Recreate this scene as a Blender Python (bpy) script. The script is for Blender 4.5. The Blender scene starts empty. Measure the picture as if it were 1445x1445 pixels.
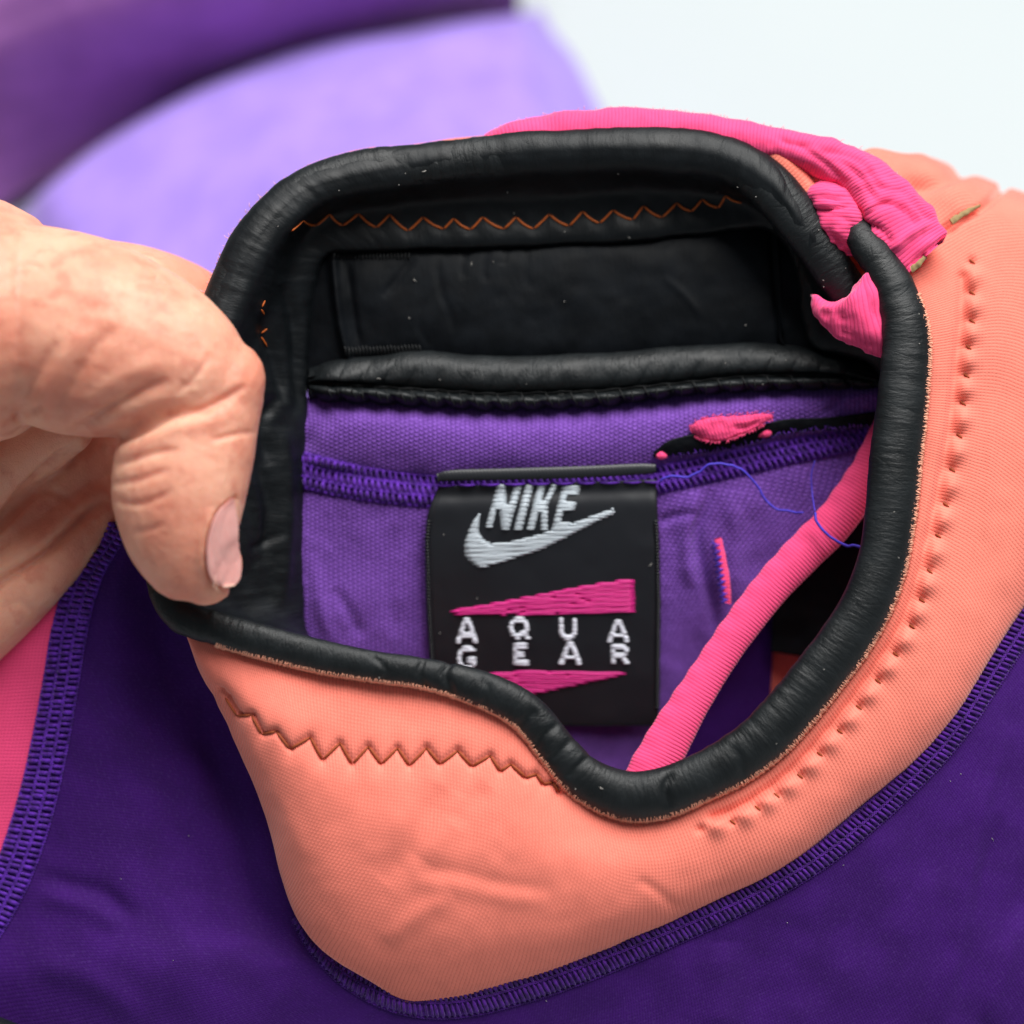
import bpy, math, random
import numpy as np
from mathutils import Vector, Matrix
from mathutils.bvhtree import BVHTree

random.seed(7)
rng = np.random.default_rng(7)
sc = bpy.context.scene
COL = sc.collection

# ------------------------------------------------------------------ camera
PITCH = math.radians(50.0)          # looking down by 50 degrees
S = 0.00012                         # metres per photo pixel at the focus distance
D = 0.41                            # distance camera -> reference plane
UP = Vector((0, 0, 1))
H = 0.395                           # camera height above the table
cam_data = bpy.data.cameras.new('camera')
cam = bpy.data.objects.new('camera', cam_data)
COL.objects.link(cam)
cam.location = (0.0, 0.0, H)
cam.rotation_euler = (math.pi / 2 - PITCH, 0, 0)
cam_data.sensor_width = 36.0
cam_data.lens = 36.0 * D / (1445 * S)
cam_data.clip_start = 0.01
cam_data.clip_end = 50
cam_data.dof.use_dof = True
cam_data.dof.focus_distance = D - 40 * S
cam_data.dof.aperture_fstop = 6.3
sc.camera = cam
CM = Matrix.Translation(cam.location) @ cam.rotation_euler.to_matrix().to_4x4()
CMn = np.array(CM)
CMi = np.array(CM.inverted())

# ------------------------------------------------------------------ world and light
world = bpy.data.worlds.new('World')
sc.world = world
world.use_nodes = True
bg = world.node_tree.nodes['Background']
bg.inputs[0].default_value = (0.80, 0.90, 1.0, 1)
bg.inputs[1].default_value = 0.14
def area(name, loc, target, size, power, color):
    l = bpy.data.lights.new(name, 'AREA')
    l.shape = 'RECTANGLE'; l.size = size[0]; l.size_y = size[1]
    l.energy = power; l.color = color
    o = bpy.data.objects.new(name, l); COL.objects.link(o)
    o.location = loc
    o.rotation_euler = (Vector(target) - Vector(loc)).to_track_quat('-Z', 'Y').to_euler()
    return o
area('window_light', (0.38, 0.86, 1.95), (0, 0.27, 0.06), (1.6, 1.2), 90.0, (1.0, 0.985, 0.96))
sc.view_settings.view_transform = 'Standard'
sc.view_settings.look = 'None'
sc.view_settings.exposure = 0.0
sc.view_settings.gamma = 1.0
sc.cycles.use_denoising = True
sc.cycles.max_bounces = 8

# ------------------------------------------------------------------ helpers
def toworld(G):
    """(photo x, photo y, depth) in pixel units -> world metres."""
    G = np.asarray(G, float)
    w = D + G[..., 2] * S
    k = w / D * S
    v = np.stack([(G[..., 0] - 722.5) * k, -(G[..., 1] - 722.5) * k, -w, np.ones_like(w)], -1)
    return (v @ CMn.T)[..., :3]
def d_at_height(x, y, h):
    """depth at which the ray through (x, y) meets world height h."""
    r = np.array([(x - 722.5) * S / D, -(y - 722.5) * S / D, -1.0, 0.0]) @ CMn.T
    w = (h - H) / r[2]
    return (w - D) / S
def hp(x, y, h):
    return (x, y, d_at_height(x, y, h))

def vnoise(Pt, scale, seed=0):
    """smooth value noise in -1..1"""
    Q = np.asarray(Pt, float) / scale + seed * 17.31
    I = np.floor(Q).astype(np.int64); F = Q - I
    F = F * F * (3 - 2 * F)
    def h(ix, iy, iz):
        n = (ix * 374761393 + iy * 668265263 + iz * 1274126177 + seed * 974711) & 0xffffffff
        n = ((n ^ (n >> 13)) * 1274126177) & 0xffffffff
        n = n ^ (n >> 16)
        return (n & 0xffff) / 32767.5 - 1.0
    out = 0
    for a in (0, 1):
        for b in (0, 1):
            for c in (0, 1):
                w = (F[..., 0] if a else 1 - F[..., 0]) * (F[..., 1] if b else 1 - F[..., 1]) * (F[..., 2] if c else 1 - F[..., 2])
                out = out + w * h(I[..., 0] + a, I[..., 1] + b, I[..., 2] + c)
    return out
def fbm(Pt, scale, seed=0, oct=3):
    o = 0; a = 1.0
    for i in range(oct):
        o = o + a * vnoise(Pt, scale / 2 ** i, seed + i); a *= 0.5
    return o

def cr(P, n):
    """uniform Catmull-Rom through the control points of axis 0, n samples"""
    P = np.asarray(P, float); m = len(P)
    t = np.linspace(0, m - 1, n); i = np.minimum(t.astype(int), m - 2); f = t - i
    E = np.concatenate([(2 * P[0] - P[1])[None], P, (2 * P[-1] - P[-2])[None]])
    f = f.reshape((-1,) + (1,) * (P.ndim - 1))
    p0, p1, p2, p3 = E[i], E[i + 1], E[i + 2], E[i + 3]
    return 0.5 * ((2 * p1) + (-p0 + p2) * f + (2 * p0 - 5 * p1 + 4 * p2 - p3) * f ** 2 + (-p0 + 3 * p1 - 3 * p2 + p3) * f ** 3)
def crarc(P, step):
    """Catmull-Rom resampled by arc length (first 3 columns)"""
    Q = cr(P, len(P) * 40)
    L = np.concatenate([[0], np.cumsum(np.linalg.norm(np.diff(Q[:, :3], axis=0), axis=1))])
    n = max(3, int(L[-1] / step) + 1)
    s = np.linspace(0, L[-1], n)
    return np.stack([np.interp(s, L, Q[:, k]) for k in range(Q.shape[1])], 1)
def loft(rows, nu, nv):
    R = np.asarray(rows, float)
    A = np.stack([cr(r, nu) for r in R])       # rows x nu x 3
    return cr(A, nv)                           # nv x nu x 3

def polydist(X, pts):
    """distance of points (N,2) to a polyline and the position along it 0..1"""
    pts = np.asarray(pts, float)[:, :2]
    best = np.full(len(X), 1e9); pos = np.zeros(len(X))
    seg = np.linalg.norm(np.diff(pts, axis=0), axis=1); tot = seg.sum(); acc = 0
    for a, b, l in zip(pts[:-1], pts[1:], seg):
        ab = b - a
        t = np.clip(((X - a) @ ab) / max(l * l, 1e-9), 0, 1)
        dd = np.linalg.norm(X - (a + t[:, None] * ab), axis=1)
        m = dd < best
        best[m] = dd[m]; pos[m] = (acc + t[m] * l) / tot
        acc += l
    return best, pos
def crease(pts, w, a, smooth=True, taper=True):
    """displacement along the normal: negative = pressed in"""
    p = crarc([(x, y, 0) for x, y in pts], 6)[:, :2] if smooth and len(pts) > 2 else np.array(pts, float)
    def f(X, N, UV):
        lo = p.min(0) - 4 * w; hi = p.max(0) + 4 * w
        m = (X[:, 0] > lo[0]) & (X[:, 0] < hi[0]) & (X[:, 1] > lo[1]) & (X[:, 1] < hi[1])
        out = np.zeros(len(X))
        if m.any():
            dd, pos = polydist(X[m][:, :2], p)
            g = np.exp(-(dd / w) ** 2)
            if taper: g = g * np.clip(np.minimum(pos, 1 - pos) * 5, 0, 1) ** 0.7
            out[m] = -a * g
        return out
    return f
def dots(pts, w, a):
    pts = np.asarray(pts, float)
    def f(X, N, UV):
        out = np.zeros(len(X))
        for p in pts:
            r2 = ((X[:, 0] - p[0]) ** 2 + (X[:, 1] - p[1]) ** 2) / (w * w)
            out -= a * np.exp(-r2)
        return out
    return f
def noisef(scale, amp, seed=0, oct=3, stretch=(1, 1, 1)):
    st = np.array(stretch, float)
    return lambda X, N, UV: amp * fbm(X * st, scale, seed, oct)
def uvnoise(su, sv, amp, seed=0, oct=2):
    return lambda X, N, UV: amp * fbm(np.stack([UV[:, 0] / su, UV[:, 1] / sv, UV[:, 0] * 0], 1), 1.0, seed, oct)

BASE = {}          # top-level name -> origin
def link(o, parent=None):
    COL.objects.link(o)
    if parent is not None:
        o.parent = parent
        org = Vector((0, 0, 0)); p = parent
        while p is not None:
            org += p.location; p = p.parent
        o.location = -org + o.location
    return o
SURF = {}
def mk(name, V, F, mat, parent=None, uv=None, smooth=True, kind=None):
    """V in world metres"""
    V = np.asarray(V, float)
    me = bpy.data.meshes.new(name)
    c = V.mean(0)
    me.from_pydata((V - c).tolist(), [], F if isinstance(F, list) else F.tolist())
    if uv is not None:
        ul = me.uv_layers.new(name='UVMap')
        li = np.empty(len(me.loops), dtype=np.int32); me.loops.foreach_get('vertex_index', li)
        ul.data.foreach_set('uv', np.asarray(uv, np.float32)[li].ravel())
    me.polygons.foreach_set('use_smooth', [smooth] * len(me.polygons))
    me.materials.append(mat)
    me.update()
    o = bpy.data.objects.new(name, me)
    o.location = Vector(c)
    link(o, parent)
    if kind: o['kind'] = kind
    return o
def grid_faces(nv, nu, wrap=False):
    i = np.arange(nv - 1)[:, None]; j = np.arange(nu if wrap else nu - 1)[None]
    a = i * nu + j; b = i * nu + (j + 1) % nu; c = (i + 1) * nu + (j + 1) % nu; d = (i + 1) * nu + j
    return np.stack([a, d, c, b], -1).reshape(-1, 4)
def grid_uv(G):
    du = np.linalg.norm(np.diff(G, axis=1), axis=2); dv = np.linalg.norm(np.diff(G, axis=0), axis=2)
    U = np.concatenate([[0], np.cumsum(du[len(du) // 2])])
    V = np.concatenate([np.zeros((1, G.shape[1])), np.cumsum(dv, axis=0)])
    return np.stack([np.broadcast_to(U, V.shape), V], -1).reshape(-1, 2)
def grid_normals(G, wrap=False):
    gv = np.gradient(G, axis=0)
    if wrap:
        gu = (np.roll(G, -1, 1) - np.roll(G, 1, 1)) / 2
    else:
        gu = np.gradient(G, axis=1)
    N = np.cross(gu, gv)
    N /= np.maximum(np.linalg.norm(N, axis=-1, keepdims=True), 1e-9)
    return N
def sheet(name, G, mat, parent, disp=(), thick=0.0, kind=None, key=None, uvswap=False):
    """a cloth sheet from a px-space grid, facing the camera, with real thickness"""
    N = grid_normals(G)
    flip = N[..., 2].mean() > 0           # camera looks along +depth: outward normal has negative depth
    if flip: N = -N
    UV = grid_uv(G)
    X = G.reshape(-1, 3).copy(); Nn = N.reshape(-1, 3)
    if disp:
        dsum = sum(f(X, Nn, UV) for f in disp)
        X = X + Nn * dsum[:, None]
    nv, nu = G.shape[:2]
    F = grid_faces(nv, nu)
    # orient
    W = toworld(X)
    f0 = F[len(F) // 2 + nu // 2 if len(F) > nu else 0]
    n = np.cross(W[f0[1]] - W[f0[0]], W[f0[2]] - W[f0[0]])
    npx = X[f0].mean(0); back = toworld(npx + Nn[f0[0]] * 2) - toworld(npx)
    if np.dot(n, back) < 0: F = F[:, ::-1]
    if key: SURF[key] = BVHTree.FromPolygons([Vector(p) for p in X], F.tolist())
    if thick > 0:                          # closed slab: front skin, back skin and a rim
        B = X - Nn * thick
        nX = len(X)
        Fb = F[:, ::-1] + nX
        loop = list(range(nu)) + [r * nu + nu - 1 for r in range(1, nv)] + [(nv - 1) * nu + c for c in range(nu - 2, -1, -1)] + [r * nu for r in range(nv - 2, 0, -1)]
        rim = [(loop[k], loop[(k + 1) % len(loop)], loop[(k + 1) % len(loop)] + nX, loop[k] + nX) for k in range(len(loop))]
        X = np.concatenate([X, B]); UV = np.concatenate([UV, UV])
        F = np.concatenate([F, Fb, np.array(rim)])
    if uvswap: UV = UV[:, ::-1]
    return mk(name, toworld(X), F, mat, parent, UV, kind=kind)
def on(key, x, y, off=0.0, default=0.0):
    """depth of a surface under photo position (x, y), off px nearer to the camera"""
    hit = SURF[key].ray_cast(Vector((x, y, -1500)), Vector((0, 0, 1)))
    return (hit[0].z if hit[0] is not None else default) - off

def tube_grid(path, step=4.0, seg=20, flat=1.0):
    """path rows (x, y, d, r) -> grid (n, seg, 3); flat squeezes the depth axis"""
    Q = crarc(path, step)
    C, r = Q[:, :3], Q[:, 3]
    T = np.gradient(C, axis=0); T /= np.linalg.norm(T, axis=1, keepdims=True)
    A = np.cross(T, np.array([0, 0, 1.0]))
    A /= np.maximum(np.linalg.norm(A, axis=1, keepdims=True), 1e-6)
    B = np.cross(T, A)
    th = np.linspace(0, 2 * np.pi, seg, endpoint=False)
    return C[:, None] + r[:, None, None] * (np.cos(th)[None, :, None] * A[:, None] + flat * np.sin(th)[None, :, None] * B[:, None])
def strip_grid(A, B, t, step=5.0, seg=24):
    """cross sections are ellipses spanned by edge A -> edge B, half thickness t (list) in depth"""
    M = np.concatenate([np.asarray(A, float), np.asarray(B, float), np.asarray(t, float)[:, None]], 1)
    Q = crarc(M, step)
    a, b, tt = Q[:, :3], Q[:, 3:6], Q[:, 6]
    c = (a + b) / 2; e = (b - a) / 2
    T = np.gradient(c, axis=0)
    n = np.cross(e, T); n /= np.maximum(np.linalg.norm(n, axis=1, keepdims=True), 1e-6)
    th = np.linspace(0, 2 * np.pi, seg, endpoint=False)
    return c[:, None] + np.cos(th)[None, :, None] * e[:, None] + (tt[:, None, None] * np.sin(th)[None, :, None]) * n[:, None]
def closed_tube(name, G, mat, parent, disp=(), kind=None, key=None):
    n, seg = G.shape[:2]
    N = grid_normals(G, wrap=True)
    c = G.mean(1, keepdims=True)
    sgn = np.sign((N * (G - c)).sum(-1).mean()); N = N * sgn
    U = np.concatenate([[0], np.cumsum(np.linalg.norm(np.diff(G.mean(1), axis=0), axis=1))])
    per = np.linalg.norm(np.roll(G, -1, 1) - G, axis=2).sum(1).mean()
    UV = np.stack(np.broadcast_arrays(U[:, None], (np.arange(seg) / seg * per)[None]), -1).reshape(-1, 2)
    X = G.reshape(-1, 3).copy(); Nn = N.reshape(-1, 3)
    if disp: X = X + Nn * sum(f(X, Nn, UV) for f in disp)[:, None]
    F = grid_faces(n, seg, wrap=True)
    if sgn < 0: F = F[:, ::-1]
    F = F.tolist()
    F.append(list(range(seg)) if sgn < 0 else list(range(seg))[::-1])
    F.append([(n - 1) * seg + k for k in range(seg)][::-1] if sgn < 0 else [(n - 1) * seg + k for k in range(seg)])
    # make sure faces look outward
    W = toworld(X)
    f0 = F[(len(F) - 2) // 2]; cc = W[(f0[0] // seg) * seg:(f0[0] // seg) * seg + seg].mean(0)
    nn = np.cross(W[f0[1]] - W[f0[0]], W[f0[2]] - W[f0[0]])
    if np.dot(nn, W[f0[0]] - cc) < 0: F = [list(f)[::-1] for f in F]
    if key: SURF[key] = BVHTree.FromPolygons([Vector(p) for p in X], F)
    return mk(name, W, F, mat, parent, UV, kind=kind)

def thread_mesh(paths, r, seg=6, closed_ends=True):
    """many thin round threads -> one vertex/face set in world space; r may be a list"""
    V, F, UVs = [], [], []; off = 0
    for k, p in enumerate(paths):
        p = np.asarray(p, float); rr = r[k] if isinstance(r, (list, tuple, np.ndarray)) else r
        n = len(p)
        T = np.gradient(p, axis=0); T /= np.maximum(np.linalg.norm(T, axis=1, keepdims=True), 1e-9)
        A = np.cross(T, np.array([0.13, 0.21, 1.0])); A /= np.maximum(np.linalg.norm(A, axis=1, keepdims=True), 1e-9)
        B = np.cross(T, A)
        th = np.linspace(0, 2 * np.pi, seg, endpoint=False)
        prof = np.ones(n)
        if closed_ends and n > 2: prof[0] = prof[-1] = 0.45
        G = p[:, None] + (rr * prof)[:, None, None] * (np.cos(th)[None, :, None] * A[:, None] + np.sin(th)[None, :, None] * B[:, None])
        V.append(toworld(G.reshape(-1, 3)))
        UVs.append(np.stack(np.broadcast_arrays(np.arange(n)[:, None] * 4.0, np.arange(seg)[None] * 1.0), -1).reshape(-1, 2))
        f = (grid_faces(n, seg, wrap=True) + off).tolist()
        f.append([off + q for q in range(seg)]); f.append([off + (n - 1) * seg + q for q in range(seg)][::-1])
        F += f; off += n * seg
    return np.concatenate(V), F, np.concatenate(UVs)
def threads(name, paths, r, mat, parent, seg=6, kind=None):
    V, F, UV = thread_mesh(paths, r, seg)
    return mk(name, V, F, mat, parent, UV, kind=kind)

# ------------------------------------------------------------------ materials
class NT:
    def __init__(s, name):
        s.mat = bpy.data.materials.new(name); s.mat.use_nodes = True
        s.t = s.mat.node_tree; s.b = s.t.nodes['Principled BSDF']
    def n(s, typ, **kw):
        nd = s.t.nodes.new(typ)
        for k, v in kw.items(): setattr(nd, k, v)
        return nd
    def put(s, sock, v):
        if isinstance(v, bpy.types.NodeSocket): s.t.links.new(v, sock)
        else: sock.default_value = v
    def m(s, op, a, b=None, c=None):
        nd = s.n('ShaderNodeMath', operation=op)
        for i, v in enumerate((a, b, c)):
            if v is not None: s.put(nd.inputs[i], v)
        return nd.outputs[0]
    def uv(s):
        u = s.n('ShaderNodeUVMap', uv_map='UVMap')
        x = s.n('ShaderNodeSeparateXYZ'); s.t.links.new(u.outputs[0], x.inputs[0])
        s.uvvec = u.outputs[0]
        return x.outputs[0], x.outputs[1]
    def obj(s):
        return s.n('ShaderNodeTexCoord').outputs['Object']
    def noise(s, vec, scale, detail=3.0, rough=0.55):
        nd = s.n('ShaderNodeTexNoise'); s.put(nd.inputs['Vector'], vec)
        nd.inputs['Scale'].default_value = scale; nd.inputs['Detail'].default_value = detail; nd.inputs['Roughness'].default_value = rough
        return nd.outputs['Fac']
    def ramp(s, f, lo, hi, a=0.0, b=1.0):
        nd = s.n('ShaderNodeMapRange', interpolation_type='SMOOTHSTEP')
        s.put(nd.inputs[0], f)
        for i, v in enumerate((lo, hi, a, b)): nd.inputs[i + 1].default_value = v
        return nd.outputs[0]
    def mix(s, f, a, b):
        nd = s.n('ShaderNodeMix', data_type='RGBA')
        s.put(nd.inputs[0], f)
        for i, v in ((6, a), (7, b)):
            s.put(nd.inputs[i], v if isinstance(v, bpy.types.NodeSocket) else tuple(v) + (1.0,))
        return nd.outputs[2]
    def bump(s, h, strength, dist, prev=None):
        nd = s.n('ShaderNodeBump'); s.put(nd.inputs['Height'], h)
        nd.inputs['Strength'].default_value = strength; nd.inputs['Distance'].default_value = dist
        if prev is not None: s.t.links.new(prev, nd.inputs['Normal'])
        return nd.outputs[0]
    def set(s, color=None, rough=None, normal=None, spec=None, sheen=None, sheen_tint=None, sheen_rough=0.4):
        if color is not None: s.put(s.b.inputs['Base Color'], color if isinstance(color, bpy.types.NodeSocket) else tuple(color) + (1.0,))
        if rough is not None: s.put(s.b.inputs['Roughness'], rough)
        if normal is not None: s.t.links.new(normal, s.b.inputs['Normal'])
        if spec is not None: s.b.inputs['Specular IOR Level'].default_value = spec
        if sheen is not None:
            s.b.inputs['Sheen Weight'].default_value = sheen; s.b.inputs['Sheen Roughness'].default_value = sheen_rough
            if sheen_tint is not None: s.b.inputs['Sheen Tint'].default_value = tuple(sheen_tint) + (1.0,)
        return s.mat
def srgb(r, g, b):
    f = lambda c: (c / 255) / 12.92 if c / 255 <= 0.04045 else ((c / 255 + 0.055) / 1.055) ** 2.4
    return (f(r), f(g), f(b))

def knit(name, col, gap, p=4.6, q=5.0, strength=0.5, dist=0.00012, sheen=0.3, tint=(1, 1, 1), mot=0.18, vskew=0.5, spec=0.2, gapamt=0.7, rough=0.85, brick=0.0, cross=0.6, heather=0.0):
    """jersey knit in UV pixels: columns of V stitches with darker gaps"""
    n = NT(name); u, v = n.uv()
    warp = n.noise(n.uvvec, 0.02, 2.0)
    u2 = n.m('ADD', u, n.m('MULTIPLY', warp, 6.0))
    a = n.m('DIVIDE', u2, p)
    s = n.m('MULTIPLY', n.m('ABSOLUTE', n.m('SUBTRACT', n.m('FRACT', a), 0.5)), 2.0)
    row = n.m('ADD', n.m('DIVIDE', v, q), n.m('MULTIPLY', s, vskew))
    if brick: row = n.m('ADD', row, n.m('MULTIPLY', n.m('FLOOR', a), brick))
    w = n.m('MULTIPLY_ADD', n.m('SINE', n.m('MULTIPLY', row, 2 * math.pi)), 0.5, 0.5)
    dome = n.m('SUBTRACT', 1.0, n.m('MULTIPLY', s, s))
    h = n.m('MULTIPLY', dome, n.m('MULTIPLY_ADD', w, cross, 1.0 - cross))
    fine = n.noise(n.uvvec, 0.5, 2.0)
    h2 = n.m('MULTIPLY_ADD', fine, 0.35, h)
    big = n.noise(n.uvvec, 0.012, 4.0, 0.6)
    c0 = n.mix(n.ramp(big, 0.3, 0.7), tuple(c * (1 - mot) for c in col), tuple(min(1, c * (1 + mot)) for c in col))
    c1 = n.mix(n.m('MULTIPLY', n.ramp(h2, 0.55, 0.12), gapamt), c0, gap)
    if heather:
        hn = n.noise(n.uvvec, 0.22, 3.0, 0.65)
        c1 = n.mix(n.m('MULTIPLY', n.ramp(hn, 0.5, 0.72), heather), c1, tuple(min(1, k * 1.5 + 0.05) for k in col))
        c1 = n.mix(n.m('MULTIPLY', n.ramp(hn, 0.48, 0.3), heather), c1, tuple(k * 0.45 for k in col))
    nb = n.bump(h2, strength, dist)
    return n.set(c1, rough, nb, spec, sheen, tint)

CORAL = srgb(246, 132, 114)
PINK = srgb(250, 78, 132)
M = {}
M['coral'] = knit('coral_jersey', CORAL, srgb(176, 72, 52), 5.2, 5.4, 0.5, 0.00016, 0.55, (1, 0.84, 0.78), 0.05, gapamt=0.52, cross=0.4, heather=0.10)
M['pink'] = knit('pink_jersey', PINK, srgb(190, 20, 80), 5.0, 5.0, 0.6, 0.00015, 0.3, (1, 0.75, 0.85), 0.06, gapamt=0.5)
M['pinkrib'] = knit('pink_rib_tape', srgb(250, 80, 134), srgb(228, 44, 100), 5.2, 60.0, 0.55, 0.0002, 0.45, (1, 0.75, 0.9), 0.06, vskew=0.0, gapamt=0.6)
M['purple'] = knit('dark_purple_jersey', srgb(58, 14, 101), srgb(35, 7, 64), 4.2, 4.6, 0.4, 0.0001, 0.10, (0.55, 0.35, 0.9), 0.14, gapamt=0.45, heather=0.2)
M['violet'] = knit('violet_lining_knit', srgb(118, 72, 168), srgb(60, 26, 100), 6.6, 6.2, 0.8, 0.00022, 0.35, (0.8, 0.7, 1), 0.10, gapamt=0.8, brick=0.42, cross=0.75, heather=0.45)
M['lavender'] = knit('lavender_jersey', srgb(150, 124, 208), srgb(128, 102, 188), 5.0, 5.0, 0.2, 0.0001, 0.5, (0.85, 0.8, 1), 0.10, gapamt=0.3)
def thread_mat(name, col, rough=0.7):
    n = NT(name); o = n.obj()
    c = n.mix(n.ramp(n.noise(o, 900.0, 3.0), 0.35, 0.65), tuple(k * 0.6 for k in col), tuple(k * 1.35 for k in col))
    return n.set(c, rough, n.bump(n.noise(o, 6000.0, 2.0), 0.4, 0.0001), 0.25, 0.3, (0.75, 0.6, 1))
M['thread_purple'] = thread_mat('purple_thread', srgb(88, 36, 156))
M['thread_purple_dark'] = thread_mat('dark_purple_thread', srgb(74, 24, 124), 0.8)
M['plum'] = knit('plum_jersey', srgb(172, 116, 190), srgb(146, 92, 168), 5.0, 5.0, 0.2, 0.0001, 0.4, (0.9, 0.75, 1), 0.10, gapamt=0.3)
M['thread_orange'] = NT('orange_thread').set(srgb(196, 96, 34), 0.55, None, 0.35)
M['thread_rust'] = NT('rust_thread').set(srgb(150, 74, 42), 0.7, None, 0.25)
M['thread_black'] = NT('black_thread').set((0.006, 0.007, 0.008), 0.6, None, 0.3)
M['thread_blue'] = NT('blue_violet_thread').set(srgb(74, 58, 190), 0.6, None, 0.3)
M['lint'] = NT('pale_lint').set((0.42, 0.40, 0.37), 0.8)
M['fuzz'] = NT('coral_fuzz').set(srgb(248, 178, 150), 0.9)
M['pinkfuzz'] = NT('pink_fuzz').set(srgb(250, 190, 205), 0.9)
M['raw'] = NT('raw_foam_edge').set(srgb(150, 128, 88), 0.9)

def black_skin(name, col, rough, wr=1.0, spec=0.4):
    n = NT(name); u, v = n.uv()
    big = n.noise(n.uvvec, 0.02, 4.0, 0.6)
    mp = n.n('ShaderNodeMapping'); n.t.links.new(n.uvvec, mp.inputs[0]); mp.inputs['Scale'].default_value = (1.0, 0.35, 1)
    mid = n.noise(mp.outputs[0], 0.16, 4.0, 0.6)
    fine = n.noise(n.uvvec, 0.9, 2.0)
    vor = n.n('ShaderNodeTexVoronoi', feature='DISTANCE_TO_EDGE'); n.t.links.new(mp.outputs[0], vor.inputs['Vector']); vor.inputs['Scale'].default_value = 0.06
    cr_ = n.ramp(vor.outputs['Distance'], 0.0, 0.05)
    nb = n.bump(cr_, 0.10 * wr, 0.0002)
    nb = n.bump(mid, 0.45 * wr, 0.00035, nb)
    nb = n.bump(fine, 0.35, 0.00006, nb)
    c = n.mix(n.ramp(big, 0.35, 0.7), col, tuple(k * 1.7 for k in col))
    dust = n.ramp(n.noise(n.uvvec, 0.35, 5.0, 0.7), 0.66, 0.80)
    c = n.mix(n.m('MULTIPLY', dust, 0.06), c, (0.10, 0.11, 0.10))
    r = n.ramp(big, 0.2, 0.8, rough - 0.06, rough + 0.08)
    return n.set(c, r, nb, spec)
M['skinblack'] = black_skin('black_smooth_neoprene', (0.005, 0.0066, 0.0076), 0.48, 1.25, 0.32)
M['innerblack'] = black_skin('black_smooth_neoprene_inside', (0.0025, 0.0034, 0.0048), 0.56, 0.4, 0.12)
M['liningblack'] = black_skin('black_smooth_neoprene_lining', (0.0035, 0.0048, 0.006), 0.47, 0.6, 0.25)

def satin():
    n = NT('black_satin_weave'); u, v = n.uv()
    a = n.m('FRACT', n.m('ADD', n.m('DIVIDE', u, 3.0), n.m('DIVIDE', v, 3.6)))
    w = n.m('ABSOLUTE', n.m('SUBTRACT', a, 0.5))
    c = n.mix(w, (0.008, 0.009, 0.012), (0.02, 0.022, 0.028))
    nb = n.bump(w, 0.35, 0.00008)
    return n.set(c, 0.42, nb, 0.5)
M['satin'] = satin()
def embroidery(name, col, sheen=0.2):
    n = NT(name)
    f = n.noise(n.obj(), 4000.0, 2.0)
    c = n.mix(f, tuple(k * 0.86 for k in col), tuple(min(1, k * 1.1) for k in col))
    return n.set(c, 0.48, None, 0.4, sheen, (1, 1, 1))
M['silver'] = embroidery('silver_embroidery_thread', srgb(196, 206, 214))
M['white'] = embroidery('white_embroidery_thread', srgb(232, 234, 248))
M['magenta'] = embroidery('magenta_embroidery_thread', srgb(226, 34, 140), 0.1)

def skin():
    n = NT('skin'); o = n.obj()
    big = n.noise(o, 55.0, 4.0, 0.6); mid = n.noise(o, 260.0, 3.0, 0.6)
    c = n.mix(n.ramp(big, 0.32, 0.68), srgb(220, 142, 118), srgb(236, 176, 150))
    c = n.mix(n.m('MULTIPLY', n.ramp(mid, 0.48, 0.72), 0.45), c, srgb(204, 116, 96))
    vor = n.n('ShaderNodeTexVoronoi', feature='DISTANCE_TO_EDGE'); n.t.links.new(o, vor.inputs['Vector']); vor.inputs['Scale'].default_value = 1500.0
    nb = n.bump(n.ramp(vor.outputs['Distance'], 0.0, 0.12), 0.3, 0.00016)
    nb = n.bump(n.noise(o, 700.0, 4.0), 0.4, 0.0002, nb)
    m = n.set(c, 0.5, nb, 0.35)
    n.b.inputs['Subsurface Weight'].default_value = 0.6
    n.b.inputs['Subsurface Radius'].default_value = (1.0, 0.32, 0.18)
    n.b.inputs['Subsurface Scale'].default_value = 0.005
    return m
M['skin'] = skin()
def nailmat():
    n = NT('fingernail')
    o = n.obj()
    c = n.mix(n.noise(o, 300.0, 2.0), srgb(222, 152, 146), srgb(232, 174, 166))
    m = n.set(c, 0.3, n.bump(n.noise(o, 900.0, 2.0), 0.12, 0.0001), 0.5)
    n.b.inputs['Subsurface Weight'].default_value = 0.25
    n.b.inputs['Subsurface Radius'].default_value = (1.0, 0.35, 0.25)
    n.b.inputs['Subsurface Scale'].default_value = 0.002
    return m
M['nail'] = nailmat()
M['nailtip'] = NT('pale_nail_edge').set(srgb(222, 186, 166), 0.5, None, 0.4)
def tablemat():
    n = NT('white_table_paint'); o = n.obj()
    f = n.noise(o, 9.0, 4.0, 0.6)
    c = n.mix(f, (0.415, 0.46, 0.475), (0.445, 0.485, 0.495))
    return n.set(c, 0.5, n.bump(n.noise(o, 300.0, 3.0), 0.1, 0.0003), 0.3)
M['table'] = tablemat()

# ================================================================== setting
table_v = [(-2.0, -1.0, 0), (2.0, -1.0, 0), (2.0, 3.0, 0), (-2.0, 3.0, 0), (-2.0, -1.0, -0.03), (2.0, -1.0, -0.03), (2.0, 3.0, -0.03), (-2.0, 3.0, -0.03)]
table = mk('table_surface', table_v, [[0, 1, 2, 3], [7, 6, 5, 4], [0, 4, 5, 1], [1, 5, 6, 2], [2, 6, 7, 3], [3, 7, 4, 0]], M['table'], smooth=False)
table['kind'] = 'structure'
table['label'] = 'plain white table surface under the wetsuit'

# ================================================================== wetsuit
suit = bpy.data.objects.new('wetsuit', None)
suit.empty_display_size = 0.02
COL.objects.link(suit)
b0 = toworld(np.array((722, 900, d_at_height(722, 900, 0.0))))
suit.location = (float(b0[0]), float(b0[1]), 0.0)
suit['label'] = 'purple, coral and pink neoprene wetsuit with its black collar held open'
suit['category'] = 'wetsuit'

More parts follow.
